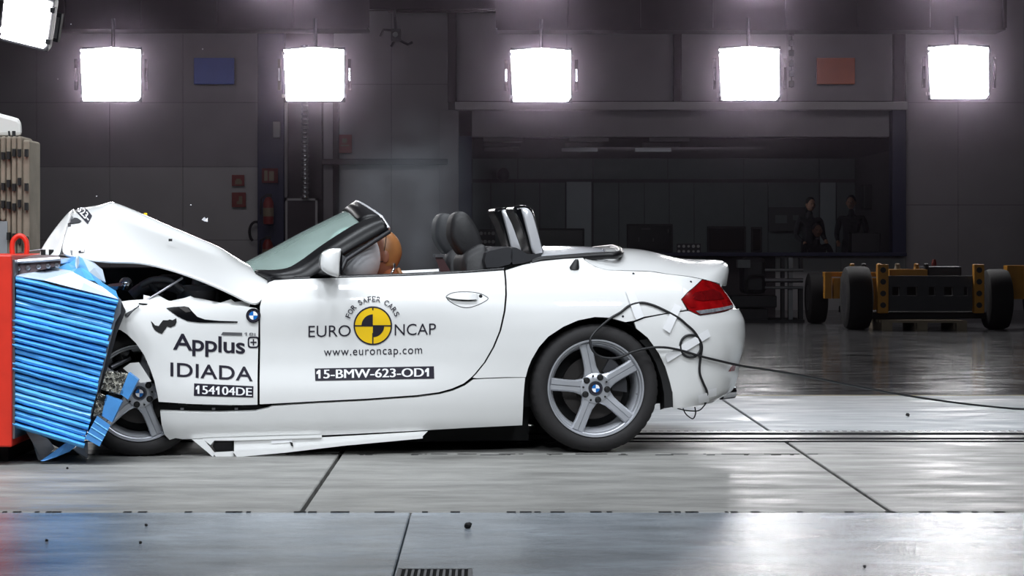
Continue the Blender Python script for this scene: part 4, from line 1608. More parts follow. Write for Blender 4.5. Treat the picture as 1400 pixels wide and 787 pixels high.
def wheel(u, wz, rot, R=.316, near=True, name='wheel'):
    t = bpy.data.objects.new(name, None)
    COL.objects.link(t)
    t.parent = CAR
    t.location = (u, 0, wz)
    t.empty_display_size = .1
    OFF[t.name] = Vector((0, 0, 0))
    k = R / .316
    tm = MB()
    prof = [(.238, .012), (.245, .002), (.262, -.006), (.285, -.004), (.302, .006), (.311, .018), (.3145, .034), (.316, .05),
            (.316, .075), (.308, .077), (.308, .084), (.316, .086), (.316, .118), (.308, .12), (.308, .128), (.316, .13), (.316, .165), (.308, .167), (.308, .174), (.316, .176),
            (.3145, .2), (.305, .22), (.28, .232), (.25, .226), (.235, .215)]
    jag = [0, 0, 0, 0, .001, .003, .004, .002] + [0] * 12 + [.003, .002, 0, 0, 0]
    tm.lathe([(r * k, a) for r, a in prof], 176, (0, 0, 0), jag=jag)
    tm.build('tyre', 'rubber', t, smooth=35)
    rm_ = MB()
    rm_.lathe([(r * k, a) for r, a in [(.2385, .012), (.2405, .004), (.2385, -.001), (.233, .0), (.229, .006), (.227, .018), (.2225, .020), (.2195, .026), (.2175, .045), (.212, .05), (.206, .06), (.200, .10), (.2, .2), (.236, .215)]], 96, (0, 0, 0))
    rm_.build('rim', 'alloy', t, smooth=30)
    bk = MB()
    bk.lathe([(.198 * k, .155), (.0, .155)], 40, (0, 0, 0))
    bk.build('backing', 'dark', t)
    bd = MB()
    bd.lathe([(.155 * k, .115), (.157 * k, .105), (.155 * k, .095), (.09 * k, .093), (.085 * k, .07), (.0, .07)], 48, (0, 0, 0))
    bd.build('brake_disc', 'castiron', t, smooth=30)
    cal = MB()
    cal.loft([[(r * k * cos(radians(a)), y, r * k * sin(radians(a))) for r, y in ((.09, .055), (.165, .05), (.172, .09), (.165, .13), (.09, .13))] for a in (-8, 10, 30, 50, 62)])
    cal.build('brake_caliper', 'dark_metal', t, smooth=30)
    for q in range(5):
        a0 = radians(rot + 72 * q)
        er = Vector((cos(a0), 0, sin(a0)))
        et = Vector((-sin(a0), 0, cos(a0)))
        rs = [.052, .075, .10, .135, .18, .2225]
        wl = [.046, .038, .031, .0295, .0305, .033]
        rings = []
        for r, h_ in zip(rs, wl):
            r *= k
            h_ *= k
            yf = .012 + .020 * (1 - (r / k - .05) / .175) ** 1.5 if False else .010 + .012 * sst(.2, .06, r / k)
            rings.append([er * r + et * x + Vector((0, y, 0)) for x, y in ((-h_, yf + .028), (-h_ * .96, yf + .006), (-h_ * .80, yf), (-.0025, yf + .001), (-.001, yf + .008), (.001, yf + .008), (.0025, yf + .003), (h_ * .72, yf + .006), (h_ * .96, yf + .013), (h_, yf + .03))])
        sm = MB()
        sm.loft(rings)
        sm.build('spoke', 'alloy', t, smooth=30)
    hm = MB()
    hm.lathe([(.078 * k, .045), (.074 * k, .022), (.066 * k, .017), (.036 * k, .014), (.034 * k, .020), (0.0, .02)], 40, (0, 0, 0))
    hm.build('hub', 'alloy', t, smooth=35)
    for q in range(5):
        a0 = radians(rot + 36 + 72 * q)
        c_ = Vector((cos(a0) * .058 * k, .006, sin(a0) * .058 * k))
        MB().lathe([(.0165 * k, .02), (.016 * k, .007), (.013 * k, .008), (.009 * k, .004), (.0, .004)], 18, c_).build('bolt_recess', 'black', t, smooth=35)
        a1 = radians(rot + 72 * q)
        c_ = Vector((cos(a1) * .062 * k, .004, sin(a1) * .062 * k))
        MB().lathe([(.0055 * k, .004), (.005 * k, .001), (0, .002)], 10, c_).build('spoke_dot', 'black', t)
    cp = MB()
    roundel(cp, (0, .008, 0), .033 * k)
    cp.build('hub_emblem', ROUND, t, recalc=False)
    MB().lathe([(.035 * k, .022), (.0345 * k, .010), (.032 * k, .009)], 30, (0, 0, 0)).build('cap_ring', 'black', t, smooth=40)
    va = radians(-8)
    MB().tube([Vector((.214 * k * cos(va), .022, .214 * k * sin(va))), Vector((.204 * k * cos(va), .02, .204 * k * sin(va)))], .004, 8).build('valve', 'steel', t)
    return t


rw = wheel(0, .316, 30.5)
fwp = pc(190, 541, 0)
fw = wheel(fwp.x, .305, 5, R=.308)
fw.location.y = .08
for src in (rw, fw):
    cpy = copy_tree(src, CAR)
    cpy.location = (src.location.x, 1.80, src.location.z)
    cpy.rotation_euler = (0, 0, pi)

# ---- seats, roll hoops
def pillow(mb, outl, v0, v1, rnd=.5, mi=0, n=9, shrink=.75):
    c_ = sum((Vector((p[0], p[1])) for p in outl), Vector((0, 0))) / len(outl)
    rings = []
    for i in range(n):
        q = -1 + 2 * i / (n - 1)
        k = (1 - abs(q) ** 3) ** (1 / 3) if abs(q) < 1 else 0
        k = shrink + (1 - shrink) * k
        vv = (v0 + v1) / 2 + (v1 - v0) / 2 * (1 - (1 - abs(q)) ** 1.6) * (1 if q > 0 else -1)
        rings.append([(c_.x + (p[0] - c_.x) * k, vv, c_.y + (p[1] - c_.y) * k) for p in outl])
    mb.loft(rings, mi)
    return mb


def uw(pts, v, n=4):
    P = smoothpts([Vector((*[pc(x, y, v)[i] for i in (0, 2)], 0)) for x, y in pts], n, True)
    return [(p.x, p.y) for p in P]


HEADR = [(613, 325), (613, 305), (617, 294), (625, 289), (634, 291), (642, 300), (650, 314), (655, 328), (657, 341), (648, 350), (636, 350), (629, 349), (622, 342)]
BACK = [(628, 348), (640, 338), (654, 333), (661, 344), (664, 360), (668, 380), (680, 430), (690, 470), (660, 470), (640, 430), (628, 385), (625, 362)]
for dv_ in (0, .76):
    hd = MB()
    pillow(hd, uw(BACK, .5), .26 + dv_, .74 + dv_, shrink=.8)
    seat = hd.build('seat', 'leather', CAR, smooth=50)
    h2 = MB()
    pillow(h2, uw(HEADR, .5), .36 + dv_, .64 + dv_, shrink=.7)
    h2.build('headrest', 'leather', seat, smooth=60)
    cu_ = MB()
    b_ = pc(655, 470, .5)
    cu_.box((b_.x - .5, .27 + dv_, .32), (b_.x + .05, .73 + dv_, .46))
    cu_.build('seat_cushion', 'leather', seat, bevel=.04)
RB = [(595, 352), (603, 347.5), (616, 371), (603, 373)]
MB().prism([pc(x, y, .95) for x, y in RB], [pc(x, y, 1.05) for x, y in RB]).build('belt_guide', mat('dark_red_trim', (74, 44, 46), .5), CAR)
MB().box(pc(595, 351.5, .94), pc(604, 347.5, 1.06) + Vector((0, 0, 0))).build('belt_plate', 'steel', CAR)
HOOP = [(697, 287), (703, 281.5), (713, 281), (720, 284), (725, 292), (731, 316), (738, 343), (735, 347.5), (722, 347.5), (716, 333), (706, 306)]
PLATE = [(708, 286), (714, 284), (720, 288), (724.5, 297), (730, 317), (736.5, 343), (734, 346), (724, 346), (717, 322), (711, 299)]
for dv_ in (0, .76):
    hm = MB()
    pillow(hm, uw(HOOP, .46, 3), .30 + dv_, .66 + dv_, shrink=.86)
    hp = hm.build('roll_hoop', 'black_gloss', CAR, smooth=50)
    pm = MB()
    pillow(pm, uw(PLATE, .42, 3), .275 + dv_, .40 + dv_, shrink=.80)
    pm.build('hoop_cap', 'hoopsilver', hp, smooth=50)
HS = [((660, 345), (672, 341), (684, 338), (694, 337), (698, 342), (698, 352), (694, 362), (660, 367)),
      ((694, 340), (702, 338), (712, 344), (722, 347.5), (737, 346.5), (736, 352), (726, 356), (696, 362))]
for o_ in HS:
    hm = MB()
    pillow(hm, uw(o_, .3, 2), .2, .75, shrink=.92)
    hm.build('hoop_housing', 'trim', CAR, smooth=40)
    hm = MB()
    pillow(hm, uw(o_, .3, 2), .96, 1.5, shrink=.92)
    hm.build('hoop_housing', 'trim', CAR, smooth=40)
# fin antenna
ft = pc(786, 361, .06)
b_ = S(*inv(785, 366))
MB().loft([[(b_.x + x * k + o_, b_.y + v * k + .02 * (1 - k), b_.z + z) for x, v in ((-.026, 0), (-.018, -.014), (.0, -.018), (.018, -.014), (.026, 0), (.018, .014), (0, .018), (-.018, .014))]
           for z, k, o_ in ((-.008, 1, 0), (.006, .92, .002), (.02, .7, .007), (.034, .5, .012), (.043, .28, .015))]).build('fin_antenna', 'black', quarter, smooth=60)

# ---- mirror
MO = [(437.5, 366), (437.5, 352), (442, 344), (450, 340), (463, 339), (465, 342), (463, 360), (461.5, 377.5), (456, 377.5), (446, 374)]
mm = MB()
pillow(mm, uw(MO, -.08, 3), -.20, .06, shrink=.72)
mir = mm.build('door_mirror', 'paint', CAR, smooth=60)
g_ = [pc(x, y, -.07) for x, y in ((464.5, 343), (462.3, 375.5))]
MB().box((g_[0].x - .004, -.17, g_[1].z), (g_[0].x + .006, .03, g_[0].z)).build('mirror_glass', 'chrome', mir)
MB().loft([[pc(420, 381, .1), pc(450, 381, .1), pc(450, 381, .16), pc(420, 381, .16)], [pc(436, 372, .02), pc(452, 374, .02), pc(452, 374, .08), pc(436, 372, .08)], [pc(440, 368, -.03), pc(455, 372, -.03), pc(455, 371, .02), pc(440, 366, .02)]]).build('mirror_stalk', 'black_gloss', mir, smooth=50)

# ---- airbag, steering wheel
ab = MB()
c_ = pc(482, 352, .52)
ab.ell(c_, (.145, .22, .16), 28, 18)
ab.build('airbag', 'airbag', CAR, smooth=80)
swp = pc(452, 378, .52)
ring = [swp + Vector((.05 * sin(t_) * 0 + .09 * sin(t_) * .4, .18 * cos(t_), .17 * sin(t_) - .06)) for t_ in [2 * pi * i / 24 for i in range(25)]]
MB().tube(ring, .014, 8).build('steering_wheel', 'black', CAR, smooth=60)

# ---- engine-bay pieces seen under the bonnet
def pxtube(pts, r, m, name, v=.3, parent=CAR, n=8):
    P = smoothpts([pc(x, y, v if len(q) == 0 else q[0]) for x, y, *q in pts], 4)
    return MB().tube(P, r, n).build(name, m, parent, smooth=60)


pxtube([(180, 404), (195, 393), (215, 389), (238, 392), (256, 404)], .028, 'engine_grey', 'intake_hose', .42)
pxtube([(192, 390), (210, 382), (232, 384), (250, 398)], .016, 'engine_grey', 'coolant_hose', .36)
pxtube([(206, 388), (214, 398), (222, 404)], .014, 'dark_metal', 'coolant_hose', .33)
mb = MB()
mb.box(pc(212, 376, .5), pc(262, 409, .9))
mb.build('engine_cover', 'trim', CAR, bevel=.03)
mb = MB()
mb.box(pc(262, 392, .4), pc(300, 412, .7))
mb.build('fluid_tank', 'engine_grey', CAR, bevel=.03)
mb = MB()
mb.lathez([(.10, 0), (.105, .06), (.085, .085), (.03, .09), (.025, .12)], 20, pc(270, 408, .45) - Vector((0, 0, .02)))
mb.build('strut_tower', 'engine_grey', CAR, smooth=40)
mb = MB()
p = pc(172, 388, .25)
mb.ell(p, (.034, .05, .034), 16, 10)
mb.build('headlamp_bulb', 'chrome', CAR, smooth=60)
mb = MB()
mb.loft([[pc(x, y, v) for x, y, v in ((140, 392, .15), (150, 388, .2), (160, 391, .25), (150, 397, .2))], [pc(x, y, v) for x, y, v in ((166, 391, .15), (168, 386, .2), (170, 390, .25), (168, 395, .2))]])
mb.build('headlamp_reflector', 'chrome', CAR)
pxtube([(172, 432, .0), (196, 413, .04), (196.5, 412.6, .04)], .010, 'black', 'gas_strut')
pxtube([(196, 413, .04), (246, 382, .1), (246.5, 381.6, .1)], .0055, 'steel', 'strut_rod')
pxtube([(173, 433, -.02), (182, 424, -.01), (190, 418, 0)], .004, 'dark_metal', 'strut_clip')
pxtube([(190, 415, .0), (203, 416, .02), (204, 415, .02)], .004, 'black', 'strut_pin')
# crumpled inner wing foil
mb = MB()
random.seed(3)
row0, row1, row2 = [], [], []
for i, x in enumerate(range(196, 345, 9)):
    yb = 410 + (x - 196) * .06
    j = random.uniform(-5, 3) if 255 < x < 330 else random.uniform(-3, 1)
    if 215 < x < 250:
        j += 4
    row0.append(pc(x, yb + 3, .03))
    row1.append(pc(x + random.uniform(-3, 3), yb - 5 + j, .08 + random.uniform(-.02, .03)))
    row2.append(pc(x, yb - 2 + j, .16))
mb.grid([row0, row1, row2])
mb.build('inner_wing', 'paint', CAR, smooth=20)

# ---- front wheel-house pieces
mb = MB()
mb.lathe([(.0, -.02), (.05, -.01), (.066, .02), (.07, .07)], 22, pc(163, 478, .12))
mb.build('fog_lamp', 'black_gloss', CAR, smooth=50)
pxtube([(170, 482, .16), (192, 478, .2), (200, 477, .2)], .014, 'alloy_dark', 'suspension_arm')
pxtube([(152, 502, .1), (166, 495, .12), (178, 489, .14)], .012, 'alloy_dark', 'suspension_arm')
pxtube([(196, 480, .2), (202, 500, .2), (206, 520, .2)], .016, 'trim', 'damper')
pp = [(168, 503), (178, 496), (190, 495), (207, 521), (192, 523), (182, 515)]
MB().prism([pc(x, y, -.02 - .0 * i) for i, (x, y) in enumerate(pp)], [pc(x, y, .0) for x, y in pp]).build('torn_wing_piece', 'paint', CAR)
# bright clips in the dark gap over the skirt
sg = [(217, 551), (262, 553), (300, 554), (352, 554.5), (368, 556), (366, 561), (350, 565), (300, 566), (219, 565)]
MB().prism([pc(x, y, .055) for x, y in sg], [pc(x, y, .10) for x, y in sg]).build('sill_gap', 'dark', CAR)
for x in (249, 292, 323):
    p = pc(x, 558.5, .045)
    MB().box(p - Vector((.008, .004, .005)), p + Vector((.008, .008, .005))).build('sill_clip', 'steel', skirt)
# torn lower sill hanging below the skirt
def sheet(poly, v, th, m, name, parent=CAR):
    return MB().prism([pc(x, y, v) for x, y in poly], [pc(x, y, v + th) for x, y in poly]).build(name, m, parent)


LS = [[(262, 600), (278, 600), (294, 619), (291, 624.5), (284, 618)],
      [(276, 599), (440, 594), (440, 598), (322, 602), (293, 602), (288, 608)],
      [(320, 601), (440, 597.5), (520, 593), (585, 589), (578, 596), (470, 606), (390, 614), (320, 617)],
      [(290, 618), (319, 616.5), (320, 624.5), (296, 625)],
      [(318, 617), (390, 613.5), (470, 605.5), (578, 594.5), (578, 599), (470, 609), (390, 618.5), (324, 624.5)]]
low = sheet(LS[2], .05, .015, 'paint', 'lower_sill')
for i, q in enumerate(LS):
    if i != 2:
        sheet(q, .04 if i < 4 else .02, .02, 'paint', 'sill_flange', low)
sheet([(293, 602), (318, 601.5), (318, 617), (296, 617.5), (291, 610)], .08, .01, 'dark', 'sill_opening', low)
sheet([(371, 601.5), (399, 600), (399, 604), (371, 606)], .046, .006, 'tape', 'paper_label', low)
sheet([(396, 603.5), (400, 605), (401, 610), (398, 609)], .044, .006, 'black', 'scuff', low)

# ================================================================== decals laid on the body by casting onto its skin
BV = BVHTree.FromPolygons([tuple(p) for p in BODY_V], BODY_F)
CAMC = Matrix.Rotation(-TH, 3, 'Z') @ (Vector((0, -D0, HC)) - Vector((U0, 0, 0)))


def cast(px, py, bvh=None, lift=.0025):
    tgt = pc(px, py, 0)
    d = (tgt - CAMC).normalized()
    loc, n, i, dist = (bvh or BV).ray_cast(CAMC, d)
    if loc is None:
        loc, n, i, dist = (bvh or BV).find_nearest(tgt)
    if n.dot(d) > 0:
        n = -n
    return loc + n * lift


def quadmap(Q, x, y):
    """Q = TL, TR, BR, BL ; y up"""
    a = (Q[3][0] + (Q[2][0] - Q[3][0]) * x, Q[3][1] + (Q[2][1] - Q[3][1]) * x)
    b = (Q[0][0] + (Q[1][0] - Q[0][0]) * x, Q[0][1] + (Q[1][1] - Q[0][1]) * x)
    return a[0] + (b[0] - a[0]) * y, a[1] + (b[1] - a[1]) * y


def decal_text(name, parent, txt, Q, m='decal', off=0.0, lift=.0025, spacing=1.0, bvh=None, bold=0):
    V_, F_, asp = norm_text(txt, off, spacing)
    mb = MB()
    for dx in ((-bold, 0, bold) if bold else (0,)):
        mb.add([cast(*[a_ + b_ for a_, b_ in zip(quadmap(Q, x, y), (dx, 0))], bvh, lift + dx * .0003) for x, y in V_], F_)
    return mb.build(name, m, parent, recalc=False)


def decal_poly(name, parent, pts, m='decal', lift=.002, bvh=None, step=6):
    P = resample(pts, step)
    n = len(P)
    V_ = [Vector(p) for p in P]
    x0, x1 = min(p[0] for p in P), max(p[0] for p in P)
    y0, y1 = min(p[1] for p in P), max(p[1] for p in P)
    arr = np.array(P)
    x = x0 + step
    while x < x1:
        y = y0 + step
        while y < y1:
            if inside(P, x, y) and np.min((arr[:, 0] - x) ** 2 + (arr[:, 1] - y) ** 2) > (step * .4) ** 2:
                V_.append(Vector((x, y)))
            y += step
        x += step
    ov, oe, of = delaunay_2d_cdt(V_, [(i, (i + 1) % n) for i in range(n)], [], 1, 1e-5)[:3]
    mb = MB()
    mb.add([cast(p[0], p[1], bvh, lift) for p in ov], of)
    return mb.build(name, m, parent, recalc=False, smooth=60)


# door lettering
decal_text('lettering', door, 'EURO', [(421.7, 445), (479.5, 444), (479.5, 459.3), (421.7, 460.7)], off=-.003)
decal_text('lettering', door, 'NCAP', [(539.6, 442.8), (596, 441.6), (596, 457), (539.6, 458.3)], off=-.003)
decal_text('lettering', door, 'www.euroncap.com', [(442.8, 478.6), (577, 475.6), (577, 486.8), (442.8, 490)], off=0, spacing=1.12)
decal_poly('number_plate', door, [(430.4, 503.5), (593.2, 500.4), (593.7, 517.3), (431, 520.4)])
decal_text('lettering', door, '15-BMW-623-OD1', [(433, 505.3), (586, 502.8), (586, 514.6), (433, 517.5)], 'decal_white', off=0, lift=.0045, bold=.5)
# round yellow and black target
bm_ = MB()
cx_, cy_ = 509.7, 445.0


def tdisc(mb, r0, r1, a0, a1, mi, lift, n=48):
    k = max(4, int(n * abs(a1 - a0) / (2 * pi)))
    A_ = [a0 + (a1 - a0) * i / k for i in range(k + 1)]
    rr = [r0, (r0 + r1) / 2, r1]
    mb.add([cast(cx_ + r * cos(t_), cy_ - r * sin(t_), None, lift) for r in rr for t_ in A_],
           [(j * (k + 1) + i, j * (k + 1) + i + 1, (j + 1) * (k + 1) + i + 1, (j + 1) * (k + 1) + i) for j in range(2) for i in range(k)], mi)


tdisc(bm_, .1, 25, 0, 2 * pi, 1, .002)
tdisc(bm_, 24.4, 26.4, 0, 2 * pi, 0, .003)
tdisc(bm_, .1, 15.6, pi / 2, pi, 0, .003)
tdisc(bm_, .1, 15.6, -pi / 2, 0, 0, .003)
for q in ([(-25, -.9), (25, -.9), (25, .9), (-25, .9)], [(-.9, -25), (.9, -25), (.9, 25), (-.9, 25)]):
    bm_.add([cast(cx_ + x, cy_ + y, None, .0035) for x, y in q], [(0, 1, 2, 3)], 0)
bm_.build('target_roundel', ['decal', 'yellow'], door, recalc=False)
# arched slogan
al = MB()
word = 'FOR SAFER CARS'
wid = {' ': 3.6, 'I': 2, 'F': 5.2, 'E': 5.2, 'C': 6, 'S': 5.6}
tot = sum(wid.get(ch_, 6.2) + 1.25 for ch_ in word)
ang = 163.0
for ch_ in word:
    wd = wid.get(ch_, 6.2)
    st = (wd + 1.25) / tot * 142
    if ch_ != ' ':
        V_, F_, asp = norm_text(ch_, .012)
        amid = radians(ang - st / 2)
        pts = []
        for x, y in V_:
            r = 32.6 + y * 7.2
            tx = (x - .5) * wd * .92
            pts.append(cast(cx_ + r * cos(amid) + tx * sin(amid), cy_ - r * sin(amid) + tx * cos(amid), None, .0055))
        al.add(pts, F_)
    ang -= st
al.build('lettering', 'decal', door, recalc=False)
# fender lettering
decal_text('lettering', fender, 'Applus', [(236.5, 455.0), (335, 461.5), (335, 490.5), (236.5, 484.8)], off=.016, spacing=.95)
mb = MB()
o1 = [(346.5 + 7.9 * (1 if cos(t_) > 0 else -1) * abs(cos(t_)) ** .45, 467.6 - 7.9 * (1 if sin(t_) > 0 else -1) * abs(sin(t_)) ** .45) for t_ in [2 * pi * (i + .5) / 32 for i in range(32)]]
o2 = [(346.5 + (x - 346.5) * .74, 467.6 + (y - 467.6) * .74) for x, y in o1]
mb.add([cast(*p) for p in o1] + [cast(*p) for p in o2], [(i, (i + 1) % 32, 32 + (i + 1) % 32, 32 + i) for i in range(32)])
for q in ([(-4.2, -.9), (4.2, -.9), (4.2, .9), (-4.2, .9)], [(-.9, -4.4), (.9, -4.4), (.9, 4.4), (-.9, 4.4)]):
    mb.add([cast(346.5 + x, 467.6 + y) for x, y in q], [(0, 1, 2, 3)])
mb.build('plus_mark', 'decal', fender, recalc=False)
decal_text('lettering', fender, 'IDIADA', [(233, 495), (345.5, 501.5), (345.5, 521), (233, 514)], off=.012, spacing=1.05)
decal_poly('number_plate', fender, [(265.4, 523.8), (346.5, 527.7), (346.2, 543), (265, 540.6)])
decal_text('lettering', fender, '154104DE', [(268, 526.4), (344, 530), (344, 540.8), (268, 538)], 'decal_white', off=0, lift=.0045, bold=.45)
decal_poly('badge', fender, [(304.5, 453.6), (331, 454.4), (331, 458.3), (302, 457.6)], 'steel', .003, step=3)
decal_text('badge', fender, '18i', [(334, 454), (349.5, 454.6), (349.5, 458.8), (334, 458.2)], 'chrome', .02, .003)
decal_poly('gill_blade', fender, [(227, 421), (238, 419.5), (252, 418.7), (258, 420), (264, 427), (270, 433), (280, 436.5), (300, 438.3), (325, 439), (324.5, 441), (300, 440.8), (272, 440.6), (256, 438.5), (243, 432.5)], 'black_gloss', .004)
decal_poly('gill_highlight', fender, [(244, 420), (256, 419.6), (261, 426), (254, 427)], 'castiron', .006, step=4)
decal_poly('paint_tear', fender, [(206.3, 438.5), (209, 441), (212, 444.5), (217, 445.5), (220, 441), (223, 437.5), (229, 437.6), (232, 436.5), (236, 437.5), (241, 434.8), (241.5, 440), (239.5, 444.5), (233, 447.5), (228.5, 446), (226, 450), (221.5, 456), (217, 454.5), (211.5, 451), (208.5, 446)], 'dark', .003, step=4)
em = MB()
ec = cast(346.3, 431, None, .002)
roundel(em, ec - Vector((0, .004, 0)), 9.9 / 283)
em.build('emblem', ROUND, fender, recalc=False)
# door handle
ho = [(610, 405.5), (614, 402), (621, 399.6), (632, 398.6), (645, 399), (655, 400.8), (662, 403.5), (667.4, 408), (660, 413.5), (650, 417.8), (640, 420.3), (630, 419.3), (620, 415), (613, 410)]
hp = [cast(*p, None, .001) for p in smoothpts([Vector((*p, 0)) for p in ho], 3, True) and ho]
loop = [cast(p.x, p.y, None, .001) for p in smoothpts([Vector((*p, 0)) for p in ho], 4, True)]
MB().tube(loop + [loop[0]], .0016, 5).build('handle_outline', 'dark_metal', door)
hb_ = MB()
HB = [(610.5, 405.6), (618, 402), (632, 400.2), (652.3, 401), (652, 409.5), (640, 410), (625, 409.2), (614, 407.6)]
A_ = [cast(x, y, None, .002) for x, y in HB]
hb_.loft([A_, [p + Vector((0, -.014, 0)) for p in A_], [p.lerp(sum(A_, Vector()) / len(A_), .12) + Vector((0, -.02, 0)) for p in A_]])
hb_.build('door_handle', 'paint', door, smooth=50)
decal_poly('handle_painted_shadow', door, [(613, 407.6), (625, 409.4), (640, 410.2), (652, 409.6), (644, 411.4), (632, 411.4), (620, 409.6)], 'black', .003, step=4)  # shadow below the handle bar, painted as a black patch
kh = cast(657.2, 405, None, .003)
MB().lathe([(.009, .003), (.008, 0), (.004, -.001), (0, -.001)], 14, kh).build('keyhole', 'black', door)
# measuring dots
for x, y in ((866, 374.2), (944.5, 385.2), (851.6, 432.4)):
    c_ = cast(x, y, None, .001)
    MB().lathe([(.006, .003), (.0055, -.001), (.0025, -.0012), (.0025, 0), (0, 0)], 12, c_).build('measuring_dot', 'decal', quarter)
p_ = cast(864.5, 384, None, .001)
# hood plate
dg = bpy.context.evaluated_depsgraph_get()
dg.update()
he = hood.evaluated_get(dg)
hme = he.to_mesh()
HB_V = [tuple(v.co) for v in hme.vertices]
HB_F = [tuple(p.vertices) for p in hme.polygons]
he.to_mesh_clear()
HBV = BVHTree.FromPolygons(HB_V, HB_F)
decal_poly('number_plate', hood, [(112.5, 278.5), (126, 295.5), (120, 307), (103, 288.5)], bvh=HBV, lift=.004, step=3)
decal_text('lettering', hood, '623-', [(111.2, 280.5), (124.5, 297), (119.8, 305), (105.2, 288.6)], 'decal_white', .02, .007, bvh=HBV)
decal_poly('torn_opening', hood, [(90.5, 306.5), (97, 303), (102, 298.5), (106, 299), (112, 303), (109, 305), (100, 306.5)], 'dark_metal', bvh=HBV, lift=.005, step=3)
decal_poly('scuff', hood, [(92, 298), (99, 296), (101, 298.5), (96, 302.5), (91, 305)], 'grey_plate', bvh=HBV, lift=.005, step=3)
# tape strips
for q in ([(854.5, 397.5), (865.5, 395), (880, 433), (868.5, 437.5)], [(921.7, 415), (931.5, 420), (915, 455), (905.5, 448.6)],
          [(966, 449.5), (969.8, 459.3), (912, 494.5), (908.5, 484.5)], [(953, 539), (967, 535), (967.6, 546.6), (953.6, 550)], [(967, 532), (977.5, 529), (977.5, 538.5), (968, 541.5)]):
    decal_poly('tape_strip', quarter if q[0][1] < 430 and q[0][0] < 900 else bumper, q, 'tape', .011, step=5)
# coiled and trailing measuring cable
cb_pts = []
def cpx(l, lift=.007):
    return [cast(x, y, None, lift) for x, y in l]


CA = cpx([(963, 550), (965.6, 536), (960, 522), (955.5, 508), (956.7, 488.5), (958.7, 474), (955, 463), (947, 458), (937, 459), (931, 466), (930, 475), (934, 484), (943, 488), (952, 485), (957, 476), (955, 464), (947.5, 452), (938, 443.5), (928, 435), (911, 425.6), (893, 417.5), (877, 414), (861, 417.5), (848, 427), (834, 437)])
CB = [pc(x, y, v) for x, y, v in ((819, 448, -.035), (808.6, 460, -.05), (807, 467, -.055), (809.5, 477, -.06), (818, 486, -.06), (833.4, 489.5, -.06), (849.5, 487.4, -.06), (865.5, 480.7, -.055), (886.8, 475.4, -.05), (908, 474.6, -.045))]
CC = cpx([(929.5, 478), (956, 486), (983, 492.7)], .012)
CD = [pc(1010, 499, .20)]
Rinv = Matrix.Rotation(-TH, 3, 'Z')


def wl(px, py, Y):
    return Rinv @ (ray(px, py, Y) - Vector((U0, 0, 0)))


CE_ = [wl(1055, 506, .7), wl(1100, 513.6, 1.1), wl(1154, 524.4, 1.5), wl(1220, 537, 2.0), wl(1280, 546.6, 2.4), wl(1340, 554, 2.7), wl(1400, 559.5, 2.93), wl(1460, 563, 2.7), wl(1540, 567, 2.5)]
path = smoothpts(CA + CB + CC + CD + CE_, 4)
Rw = Matrix.Rotation(TH, 3, 'Z')
pw = [Rw @ p + Vector((U0, 0, 0)) for p in path]
pw = [Vector((p.x, p.y, max(p.z, .007))) for p in pw]
solo('measuring_cable', MB().tube(pw, .0062, 7), 'cable', 'long black cable taped round the rear corner and trailing off to the right', 'cable', smooth=70)
lp = [pc(x, y, .12) for x, y in ((934, 558), (938, 566), (947, 572), (951, 565), (950, 556))]
MB().tube(smoothpts(lp, 5), .0035, 6).build('loose_wire', 'cable', bumper, smooth=60)
lp = [pc(x, y, .12) for x, y in ((926, 558), (940, 561), (955, 561), (963, 554), (966, 548))]
MB().tube(smoothpts(lp, 5), .0035, 6).build('loose_wire', 'cable', bumper, smooth=60)

# ================================================================== crash-test dummy in the driving seat
hc = pc(523, 346, .52)
hw = Rw @ hc + Vector((U0, 0, 0))
seatw = Rw @ Vector((pc(640, 470, .5).x - .12, .5, 0)) + Vector((U0, 0, 0))
DM = thing('crash_test_dummy', 'orange brown crash test dummy slumped forward into the white airbag', 'dummy', (seatw.x, seatw.y, .46), TH)
D_off = Rinv @ (Vector((U0, 0, 0)) - Vector((seatw.x, seatw.y, .46)))     # car coords -> dummy local


def dl(p):
    return Vector(p) + D_off


hip = Vector((pc(640, 470, .5).x - .14, .5, .58))
J = [hip, hip + Vector((-.04, 0, .2)), Vector((hc.x + .14, .5, hc.z - .26)), Vector((hc.x + .045, .5, hc.z - .14)), Vector((hc.x + .02, .5, hc.z - .07))]
names = ['p', 'b', 'c', 'n', 'h']
verts = list(J)
edges = [(0, 1), (1, 2), (2, 3), (3, 4)]
rad = [.13, .125, .14, .055, .05]


def limb(start, pts, rs):
    i0 = start
    for p, r in zip(pts, rs):
        verts.append(Vector(p))
        rad.append(r)
        edges.append((i0, len(verts) - 1))
        i0 = len(verts) - 1


cst = J[2]
for sgn in (-1, 1):
    limb(2, [cst + Vector((0, sgn * .19, .02)), cst + Vector((-.12, sgn * .22, -.22)), cst + Vector((-.36, sgn * .17, -.2))], [.07, .05, .035])
    limb(0, [hip + Vector((-.05, sgn * .1, 0)), hip + Vector((-.46, sgn * .12, .06)), hip + Vector((-.75, sgn * .1, -.24)), hip + Vector((-.88, sgn * .1, -.18))], [.09, .065, .045, .035])
me = bpy.data.meshes.new('body')
me.from_pydata([tuple(dl(p)) for p in verts], edges, [])
me.materials.append(M['dummy_suit'])
bo = bpy.data.objects.new('body', me)
COL.objects.link(bo)
bo.parent = DM
bo.modifiers.new('skin', 'SKIN')
if not me.skin_vertices:
    bm = bmesh.new()
    bm.from_mesh(me)
    bm.verts.layers.skin.verify()
    bm.to_mesh(me)
    bm.free()
for i, r in enumerate(rad):
    me.skin_vertices[0].data[i].radius = (r, r)
me.skin_vertices[0].data[0].use_root = True
sb = bo.modifiers.new('sub', 'SUBSURF')
sb.levels = sb.render_levels = 2


def headpt(x, y, z):
    return dl((hc.x + x, hc.y + y, hc.z + z))


